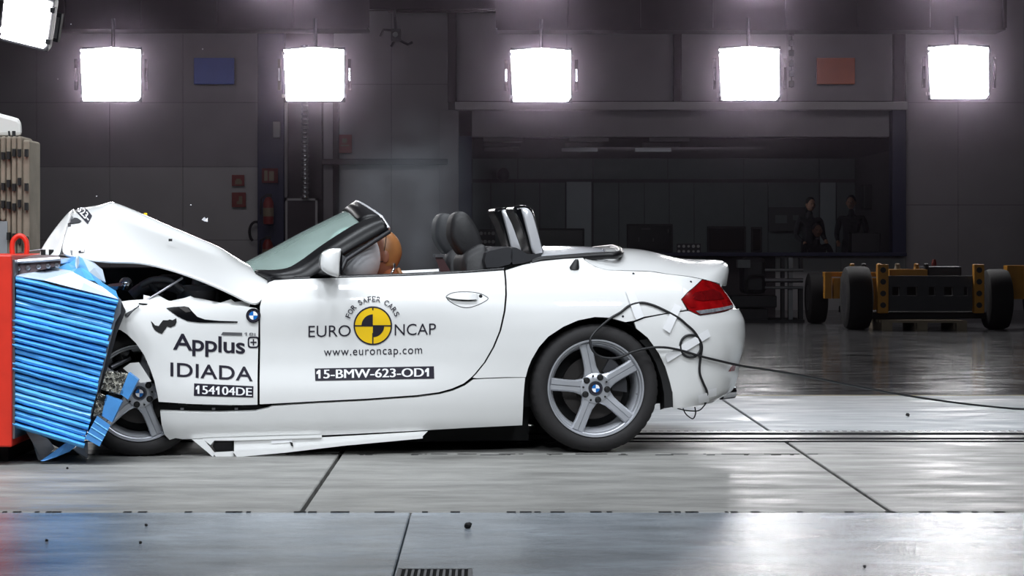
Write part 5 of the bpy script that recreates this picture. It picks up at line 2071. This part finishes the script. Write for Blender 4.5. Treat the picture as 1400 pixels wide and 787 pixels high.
def head_surf(th, ph):
    """th 0 top .. pi bottom, ph 0 = forward (-u)"""
    st, ct = sin(th), cos(th)
    x = -cos(ph) * st
    y = sin(ph) * st
    z = ct
    X = x * (.098 if x > 0 else .092)
    Y = y * .076
    Z = z * (.118 if z > 0 else .135)
    if z < 0:
        X *= 1 - .18 * (-z) ** 1.5 if x < 0 else 1 - .34 * (-z) ** 1.2
        Y *= 1 - .25 * (-z) ** 2
    # brow, nose and chin on the front
    if x < -.5:
        f = (-x - .5) * 2
        X -= f * (.010 * math.exp(-((z + .12) / .16) ** 2) * math.exp(-(y / .22) ** 2) * 2.2 + .008 * math.exp(-((z + .75) / .2) ** 2))
        X += f * .010 * math.exp(-((z - .08) / .1) ** 2) * math.exp(-((abs(y) - .38) / .16) ** 2)
    return headpt(X, Y, Z)


def head_part(name, cond, m, lift=1.0):
    N_, Mh = 48, 32
    mb = MB()
    V_ = [[head_surf(pi * j / Mh, 2 * pi * i / N_) for i in range(N_)] for j in range(Mh + 1)]
    idx = {}
    fs = []
    vv = []
    c0 = headpt(0, 0, 0)
    for j in range(Mh):
        for i in range(N_):
            tm, pm_ = pi * (j + .5) / Mh, 2 * pi * (i + .5) / N_
            x, z = -cos(pm_) * sin(tm), cos(tm)
            if cond(x, z):
                q = []
                for (jj, ii) in ((j, i), (j, (i + 1) % N_), (j + 1, (i + 1) % N_), (j + 1, i)):
                    if (jj, ii) not in idx:
                        idx[(jj, ii)] = len(vv)
                        vv.append(c0 + (V_[jj][ii] - c0) * lift)
                    q.append(idx[(jj, ii)])
                fs.append(tuple(q))
    mb.add(vv, fs)
    return mb.build(name, m, DM, smooth=70, off=(0, 0, 0))


hd = head_part('head', lambda x, z: True, 'dummy_face')
cap = head_part('skull_cap', lambda x, z: x > .04 + .3 * (z < 0) * -z and z > -.46, 'dummy_cap', 1.012)
# seam, target marks, ears, eyes and mouth
def on_head(th, ph, l=1.02):
    c0 = headpt(0, 0, 0)
    return c0 + (head_surf(th, ph) - c0) * l


sm_ = [on_head(radians(a), radians(-90 + (a - 90) * .25), 1.016) for a in range(10, 112, 6)]
MB().tube(sm_, .002, 5).build('seam', 'black', hd, off=(0, 0, 0))
sm_ = [on_head(radians(108), radians(a), 1.008) for a in range(-92, -30, 6)]
MB().tube(sm_, .002, 5).build('seam', 'black', hd, off=(0, 0, 0))
tm = MB()
cc = on_head(radians(92), radians(-40), 1.02)
tm.ell(cc, (.018, .012, .028), 14, 8)
mk = tm.build('target_mark', 'black', hd, smooth=60, off=(0, 0, 0))
for dz in (-.012, .012):
    MB().ell(cc + Vector((-.002, -.010, dz)), (.006, .006, .006), 8, 6).build('target_dot', 'decal_white', mk, off=(0, 0, 0))
for sg in (-1, 1):
    MB().ell(on_head(radians(84), radians(sg * 22), 1.0), (.006, .013, .008), 10, 6).build('eye', 'decal_white', hd, off=(0, 0, 0))
    MB().ell(on_head(radians(97), radians(sg * 95), .99), (.02, .010, .032), 12, 8).build('ear', 'dummy_face', hd, smooth=60, off=(0, 0, 0))
MB().tube([on_head(radians(124), radians(a), 1.0) for a in range(-24, 25, 6)], .0035, 5).build('mouth', 'dark_red_lens' if False else 'black', hd, off=(0, 0, 0))
MB().tube([headpt(.055, -.05, -.055), headpt(.05, -.075, -.08), headpt(.04, -.08, -.10), headpt(.03, -.075, -.14)], .008, 7).build('sensor_lead', 'chrome', hd, smooth=60, off=(0, 0, 0))
MB().tube([headpt(.075, -.05, -.08), headpt(.085, -.07, -.105), headpt(.09, -.06, -.14)], .012, 7).build('neck_cable', 'dummy_cap', hd, smooth=60, off=(0, 0, 0))
# hands closed on the wheel rim
for sgn in (-1, 1):
    wv = cst + Vector((-.36, sgn * .17, -.2))
    hm = MB()
    hm.ell(dl(wv + Vector((-.05, 0, .0))), (.05, .022, .04), 12, 8)
    for q in range(4):
        b_ = wv + Vector((-.085, 0, .028 - q * .018))
        hm.tube([dl(b_), dl(b_ + Vector((-.03, -sgn * .008, 0))), dl(b_ + Vector((-.045, -sgn * .03, 0))), dl(b_ + Vector((-.03, -sgn * .045, 0)))], [.010, .009, .008, .007], 7)
    hm.tube([dl(wv + Vector((-.03, -sgn * .015, .03))), dl(wv + Vector((-.06, -sgn * .035, .045))), dl(wv + Vector((-.085, -sgn * .04, .03)))], [.011, .010, .008], 7)
    hm.build('hand', 'dummy_face', DM, smooth=60, off=(0, 0, 0))

# ================================================================== deformable barrier
YBF = -.62
BAR = thing('honeycomb_barrier', 'crushed bright blue honeycomb barrier block of stacked layers', 'barrier', ray(70, 612, YBF + .4))
random.seed(11)
NL = 25
TLp, TRp, BRp, BLp = Vector((22, 377)), Vector((162, 409)), Vector((113.5, 613)), Vector((8, 580))
core = MB()
co = []
for q in ((24, 384), (156, 414), (110, 604), (12, 572)):
    co.append(q)
core.prism([ray(x, y, YBF + .05) for x, y in co], [ray(x, y, YBF + .95) for x, y in co])
core.build('core', 'blue_deep', BAR)
for i in range(NL):
    f0, f1 = i / NL, (i + 1) / NL
    L0, L1 = TLp.lerp(BLp, f0), TLp.lerp(BLp, f1)
    R0, R1 = TRp.lerp(BRp, f0), TRp.lerp(BRp, f1)
    jl = random.uniform(-2.5, 2.5) - (3 if i in (13, 14, 19, 22) else 0)
    jr = random.uniform(-1.5, 1.5)
    bul = random.uniform(.006, .028)
    tilt = random.uniform(-.6, .6)
    rings = []
    NS = 9
    for s_ in range(NS + 1):
        q = s_ / NS
        a = L0.lerp(R0, q)
        b = L1.lerp(R1, q)
        a = Vector((a.x + jl * (1 - q) + jr * q, a.y + random.uniform(-.5, .5)))
        b = Vector((b.x + jl * (1 - q) + jr * q, b.y + random.uniform(-.5, .5) - .25))
        dy = random.uniform(-.003, .003)
        sec = []
        for (k, d_) in ((0.0, .014), (.06, .002), (.22, -.4 * bul), (.5, -bul), (.75, -.8 * bul), (.92, -.002), (1.0, .014)):
            p = a.lerp(b, k)
            sec.append(ray(p.x, p.y, YBF + d_ + dy))
        pa_, pb_ = a, b
        sec.append(ray(pb_.x, pb_.y, YBF + .9))
        sec.append(ray(pa_.x, pa_.y, YBF + .9))
        rings.append(sec)
    MB().loft(rings).build('layer', 'blue', BAR, smooth=35)
# folded top skin, highlights put into the pale facets among the blue
TS = [
    ([(22, 377), (40, 371), (70, 363), (86, 365), (100, 372), (60, 383)], [-.62, -.45, -.3, -.35, -.6, -.63], 'pale'),
    ([(60, 383), (100, 372), (118, 382), (140, 392), (162, 409), (110, 396)], [-.63, -.6, -.6, -.62, -.63, -.64], 'pale'),
    ([(86, 365), (98, 358), (108, 350), (112, 352), (122, 372), (130, 384), (118, 382), (100, 372)], [-.35, -.3, -.2, -.2, -.5, -.6, -.6, -.6], 'blue'),
    ([(112, 352), (121, 353), (140, 369), (144, 386), (134, 381), (122, 372)], [-.2, -.15, -.3, -.4, -.45, -.5], 'pale'),
    ([(122, 372), (134, 381), (146, 392), (158, 398), (162, 409), (140, 392), (130, 384)], [-.5, -.45, -.5, -.55, -.63, -.62, -.6], 'blue'),
    ([(80, 366), (92, 360), (106, 366), (118, 378), (96, 374)], [-.42, -.36, -.45, -.56, -.58], 'blue'),
    ([(104, 350), (108, 349), (108, 360), (104.5, 368), (103, 362)], [-.42, -.42, -.46, -.5, -.48], 'pale'),
    ([(40, 371), (70, 363), (98, 358), (108, 350), (121, 353), (60, 352)], [-.45, -.3, -.3, -.2, -.1, .2], 'blue_deep')]
for pts, Ys, m in TS:
    A_ = [ray(x, y, Y) for (x, y), Y in zip(pts, Ys)]
    cen_ = sum(A_, Vector()) / len(A_) + Vector((0, -.012, .008))
    n = len(A_)
    MB().add(A_ + [cen_], [(i, (i + 1) % n, n) for i in range(n)]).build('top_foil', m, BAR, solid=.004, smooth=None)
# grey rear plate along the right edge
RPn = [(161, 405), (166, 410), (165, 428), (158, 440), (150, 470), (138, 520), (122, 580), (116, 600), (112, 606), (118, 585), (132, 530), (146, 470), (155, 430)]
MB().prism([ray(x, y, YBF + .02) for x, y in RPn], [ray(x, y, YBF + .06) for x, y in RPn]).build('backing_plate', 'grey_plate', BAR)
MB().prism([ray(x, y, YBF + .05) for x, y in ((166, 412), (172, 425), (160, 455), (142, 520), (126, 580), (122, 578), (150, 470))], [ray(x, y, YBF + .5) for x, y in ((166, 412), (172, 425), (160, 455), (142, 520), (126, 580), (122, 578), (150, 470))]).build('backing_plate', 'dark_metal', BAR)


def chunk(quad, side, Y0, dep, label_m='clear_honey', m2='blue_deep'):
    """a broken honeycomb piece: cell face + blue side"""
    A_ = [ray(x, y, Y0) for x, y in quad]
    B_ = [ray(x, y, Y0 + dep) for x, y in quad]
    o = MB().prism(A_, B_).build('broken_piece', label_m, BAR, bevel=.003)
    S_ = [ray(x, y, Y0 - .004) for x, y in side]
    MB().prism(S_, [p + Vector((0, .05, 0)) for p in S_]).build('blue_skin', m2, o)
    # cell walls
    cm = MB()
    for k in range(60):
        a, b = random.random(), random.random()
        p = Vector(quad[0]).lerp(Vector(quad[1]), a).lerp(Vector(quad[3]).lerp(Vector(quad[2]), a), b)
        q = ray(p.x, p.y, Y0)
        r = random.uniform(.003, .007)
        cm.loft([[q + Vector((r * cos(t_), -.006, r * sin(t_))) for t_ in [pi / 3 * z for z in range(6)]], [q + Vector((r * cos(t_), .01, r * sin(t_))) for t_ in [pi / 3 * z for z in range(6)]]], caps=False)
    c_ = cm.build('cell_walls', 'steel', o)
    c_['kind'] = 'stuff'


chunk([(145, 507), (176, 510), (165, 540), (138, 532)], [(176, 509), (189, 519), (175, 546), (164, 538)], YBF + .0, .25)
chunk([(134, 536), (146, 541), (140, 566), (127, 570)], [(145, 540), (167, 548), (153, 577), (139, 568)], YBF - .02, .2)
sq = [(133, 568), (151, 581), (136, 610), (116, 599)]
pc2 = MB().prism([ray(x, y, YBF - .05) for x, y in sq], [ray(x, y, YBF + .1) for x, y in sq]).build('broken_piece', 'blue_deep', BAR)
for k in range(1, 4):
    a, b = Vector(sq[0]).lerp(Vector(sq[3]), k / 4), Vector(sq[1]).lerp(Vector(sq[2]), k / 4)
    MB().tube([ray(a.x, a.y, YBF - .05), ray(b.x, b.y, YBF - .05)], .004, 5).build('fold', 'blue', pc2)
# flaps hanging below
FL = [([(33, 585), (52, 588), (66, 600), (75, 612), (58, 630), (52, 628), (44, 604)], -.5, 'grey_plate'),
      ([(60, 630), (55, 630), (80, 612), (100, 598), (114, 597), (108, 606), (95, 617), (78, 624)], -.58, 'blue_deep'),
      ([(100, 614), (112, 604), (120, 604), (120, 626), (116, 627)], -.52, 'grey_plate'),
      ([(52, 588), (108, 600), (80, 612), (66, 604)], -.4, 'dark_metal')]
for pts, Y, m in FL:
    MB().prism([ray(x, y, Y + random.uniform(-.02, .02)) for x, y in pts], [ray(x, y, Y + .012 + .02) for x, y in pts]).build('hanging_flap', m, BAR)

# red barrier carriage
RC = thing('barrier_carriage', 'red painted steel carriage behind the blue honeycomb, at the left edge', 'carriage', ray(0, 624, -.5))
RC.location.z = 0
OFF[RC.name] = Vector(RC.location)
a = ray(-260, 348, -.66)
b = ray(16, 611, -.66)
MB().box((a.x, -.66, b.z), (b.x, .5, a.z)).build('red_block', 'red', RC, bevel=.008)
MB().box((a.x, -.668, b.z + .02), (a.x + .1, -.66, a.z)).build('edge_plate', 'red', RC)
st0, st1 = ray(16, 355, -.66), ray(19, 600, -.66)
MB().box((st0.x, -.64, st1.z), (st1.x, .4, st0.z)).build('face_plate', 'steel', RC)
k0, k1 = ray(-200, 612, -.5), ray(8, 628, -.5)
MB().box((k0.x, -.45, 0), (k1.x, .4, k0.z + .02)).build('foot_block', 'dark', RC)
# bolted angle iron
AI = [(15, 356), (78, 352), (83, 352), (83, 362), (76, 364), (40, 373), (17, 378)]
an = MB().prism([ray(x, y, -.55) for x, y in AI], [ray(x, y, -.52) for x, y in AI]).build('angle_iron', 'rust', RC)
MB().add([ray(15, 348.5, .1), ray(80, 348.5, .1), ray(80, 354, -.56), ray(15, 357, -.56)], [(0, 1, 2, 3)]).build('angle_iron', 'rust', RC, solid=.012)
MB().tube([ray(15, 358, -.565), ray(82, 353.5, -.565)], .010, 6).build('bright_edge', 'steel', an)
for i, (x, y) in enumerate(((25, 367), (38.5, 366), (53, 364.5), (66, 363.5), (78, 362))):
    MB().lathe([(.012, .01), (.012, -.006), (.008, -.010), (0, -.010)], 6, ray(x, y, -.555)).build('bolt', 'steel', an)
for x in (59, 70):
    MB().tube([ray(x, 349, -.1), ray(x, 341, -.1)], .012, 8).build('stud', 'dark', RC)
# lifting loop
lpth = [(17.5, 350), (16.5, 338), (18, 329), (22, 324), (27, 322), (32, 324), (36, 330), (37, 338), (36, 350)]
MB().tube(smoothpts([ray(x, y, -.1) for x, y in lpth], 4), .0125, 10).build('lifting_loop', 'red', RC, smooth=60)
MB().tube([ray(24, 346, -.05), ray(45, 342.5, -.02), ray(62, 340, .0)], .003, 5).build('stay_wire', 'steel', RC)

# crash block with timber face and a white round top
CB_ = thing('crash_block', 'weathered timber faced crash block at the left edge', 'block', ray(0, 600, .95))
CB_.location.z = 0
OFF[CB_.name] = Vector(CB_.location)
YC = 1.0
edges_x = [-44, -33, -22, -11, 0, 7.5, 15, 22.5, 30, 41]
for i in range(len(edges_x) - 1):
    x0, x1 = edges_x[i], edges_x[i + 1]
    bot = 305 if x1 < 12 else 345
    mb = MB()
    top = 186 if x1 < 31 else 191
    pbox(mb, x0 + .3, top, x1 - .3, 560 if x1 > 12 else 302, YC + random.uniform(0, .03), .3)
    pl = mb.build('timber_board', 'timber', CB_, bevel=.012)
    for yy in (210, 252, 280, 325):
        if yy < bot and x0 > -5 and random.random() < .8:
            c_ = ray((x0 + x1) / 2, yy + random.uniform(-4, 4), YC - .012)
            MB().box(c_ - Vector((.008, .004, .02)), c_ + Vector((.008, .03, .02))).build('bolt_slot', 'dark', pl)
a, b = ray(-200, 302, YC), ray(9, 560, YC)
MB().box((a.x, YC + .02, 0), (b.x, YC + .6, a.z)).build('grey_body', 'grey_paint', CB_)
MB().box((ray(-200, 0, YC).x, YC + .33, 0), (ray(-8, 0, YC).x, YC + 1.2, ray(0, 188, YC).z)).build('concrete_body', 'grey_paint', CB_)
wt = [(-60, 186), (-60, 152), (-20, 152), (0, 155), (15, 159), (25, 162), (29, 166), (30, 186)]
MB().prism([ray(x, y, YC + .15) for x, y in wt], [ray(x, y, YC + .7) for x, y in wt]).build('white_hood', 'white_drum', CB_, bevel=.02)
for x in (13, 18, 20):
    MB().tube([ray(x, 187, YC + .1), ray(x + random.uniform(-1, 1), 179, YC + .1)], .006, 5).build('loose_wire', 'cable', CB_)

# ================================================================== debris
def bit(px, py, r, m, label, name='floor_chip', cat='debris', Y=None, group=None):
    c_ = gnd(px, py) if Y is None else ray(px, py, Y)
    mb = MB()
    mb.ell((c_.x, c_.y, c_.z + r * .8), (r, r * .8, r * .9), 7, 5)
    mb.v = [(x + random.uniform(-.25, .25) * r, y + random.uniform(-.25, .25) * r, max(z + random.uniform(-.2, .2) * r, 0.0)) for x, y, z in mb.v]
    return solo(name, mb, m, label, cat, group)


bit(640, 722, .014, 'stone', 'black pebble of debris lying on the near slab below the door')
bit(200, 719, .006, 'stone', 'black crumb on the blue tinted near slab under the front wheel')
bit(64, 740, .006, 'stone', 'flat dark crumb on the near slab below the barrier')
bit(192, 743, .006, 'stone', 'dark crumb near the bottom left of the floor, under the front wheel')
bit(1182, 776, .006, 'stone', 'tiny dark crumb near the bottom right of the floor')
bit(92, 641, .006, 'stone', 'dark crumb on the lane just below the hanging barrier flaps')
bit(1241, 569, .012, 'stone', 'dark crumb on the pale floor beyond the rail at the right')
fb = MB()
c_ = ray(280.5, 300, .2)
fb.add([c_ + Vector(p) for p in ((-.016, 0, .0), (-.002, -.01, .012), (.004, 0, .003), (.012, .005, .009), (.013, -.004, -.011), (-.004, .004, -.008))], [(0, 1, 2), (2, 3, 4), (0, 2, 5), (2, 4, 5)])
solo('flying_fragment', fb, 'glass_bit', 'small white fragment flying above the bonnet', 'debris', solid=.003)
SP = [(97, 34), (79, 109), (436, 122), (318, 138), (261, 224), (1112, 466), (1066, 466), (1055, 439), (1226, 467), (1240, 387), (1390, 496)]
for i, (x, y, lb) in enumerate(((97, 33, 'just right of the tilted floodlight'), (79, 108, 'left of the leftmost hanging floodlight'),
                                (277, 67, 'right above the blue wall panel'), (261, 280, 'above the rear half of the bonnet'),
                                (186, 317, 'close over the crest of the bonnet'), (132, 268, 'over the highest fold of the bonnet'))):
    c_ = ray(x, y, .4 + .2 * i)
    mb = MB().ell(c_, (.0032, .003, .0032), 6, 4)
    solo('glass_speck', mb, 'glass_bit', 'tiny bright glass speck in the air ' + lb, 'debris', 'glass specks in the air')

# ================================================================== thin haze volume added to imitate the lens glow of the floodlights
def glow():
    m = bpy.data.materials.new('glow_scatter')
    m.use_nodes = True
    nt = m.node_tree
    nt.nodes.clear()
    out = nt.nodes.new('ShaderNodeOutputMaterial')
    vsn = nt.nodes.new('ShaderNodeVolumeScatter')
    vsn.inputs['Color'].default_value = (.92, .76, .95, 1)
    vsn.inputs['Density'].default_value = .006
    vsn.inputs['Anisotropy'].default_value = .93
    nt.links.new(vsn.outputs[0], out.inputs['Volume'])
    return m


M['glow'] = glow()
hz = solo('added_glow_volume', MB().box((-15, 13.5, .01), (15, 23.6, 7.5)), 'glow', 'thin haze volume added to imitate the lens glow of the back floodlights', 'glow')
hz['kind'] = 'stuff'

# ================================================================== smoke puff rising from the cabin
def smoke():
    m = bpy.data.materials.new('grey_smoke')
    m.use_nodes = True
    nt = m.node_tree
    nt.nodes.clear()
    out = nt.nodes.new('ShaderNodeOutputMaterial')
    pv = nt.nodes.new('ShaderNodeVolumePrincipled')
    pv.inputs['Color'].default_value = (.80, .86, .95, 1)
    pv.inputs['Anisotropy'].default_value = .2
    tc = nt.nodes.new('ShaderNodeTexCoord')
    no = nt.nodes.new('ShaderNodeTexNoise')
    no.inputs['Scale'].default_value = 2.6
    no.inputs['Detail'].default_value = 3
    no.inputs['Distortion'].default_value = .8
    nt.links.new(tc.outputs['Object'], no.inputs['Vector'])
    gr_ = nt.nodes.new('ShaderNodeTexGradient')
    gr_.gradient_type = 'SPHERICAL'
    mp = nt.nodes.new('ShaderNodeMapping')
    mp.inputs['Location'].default_value = (-1, -1, -1)
    mp.inputs['Scale'].default_value = (2, 2, 2)
    nt.links.new(tc.outputs['Generated'], mp.inputs['Vector'])
    nt.links.new(mp.outputs['Vector'], gr_.inputs['Vector'])
    mr = nt.nodes.new('ShaderNodeMapRange')
    mr.inputs['From Min'].default_value = .38
    mr.inputs['From Max'].default_value = .75
    nt.links.new(no.outputs['Fac'], mr.inputs['Value'])
    mu = nt.nodes.new('ShaderNodeMath')
    mu.operation = 'MULTIPLY'
    nt.links.new(mr.outputs['Result'], mu.inputs[0])
    nt.links.new(gr_.outputs['Fac'], mu.inputs[1])
    m2 = nt.nodes.new('ShaderNodeMath')
    m2.operation = 'MULTIPLY'
    m2.inputs[1].default_value = 1.3
    nt.links.new(mu.outputs[0], m2.inputs[0])
    nt.links.new(m2.outputs[0], pv.inputs['Density'])
    nt.links.new(pv.outputs[0], out.inputs['Volume'])
    return m


M['smoke'] = smoke()
p = ray(560, 285, 1.0)
mb = MB().ell((p.x, p.y, p.z), (.42, .45, .62), 20, 12)
sm_o = solo('smoke_puff', mb, 'smoke', 'faint grey smoke puff rising behind the windscreen header', 'smoke')
sm_o['kind'] = 'stuff'
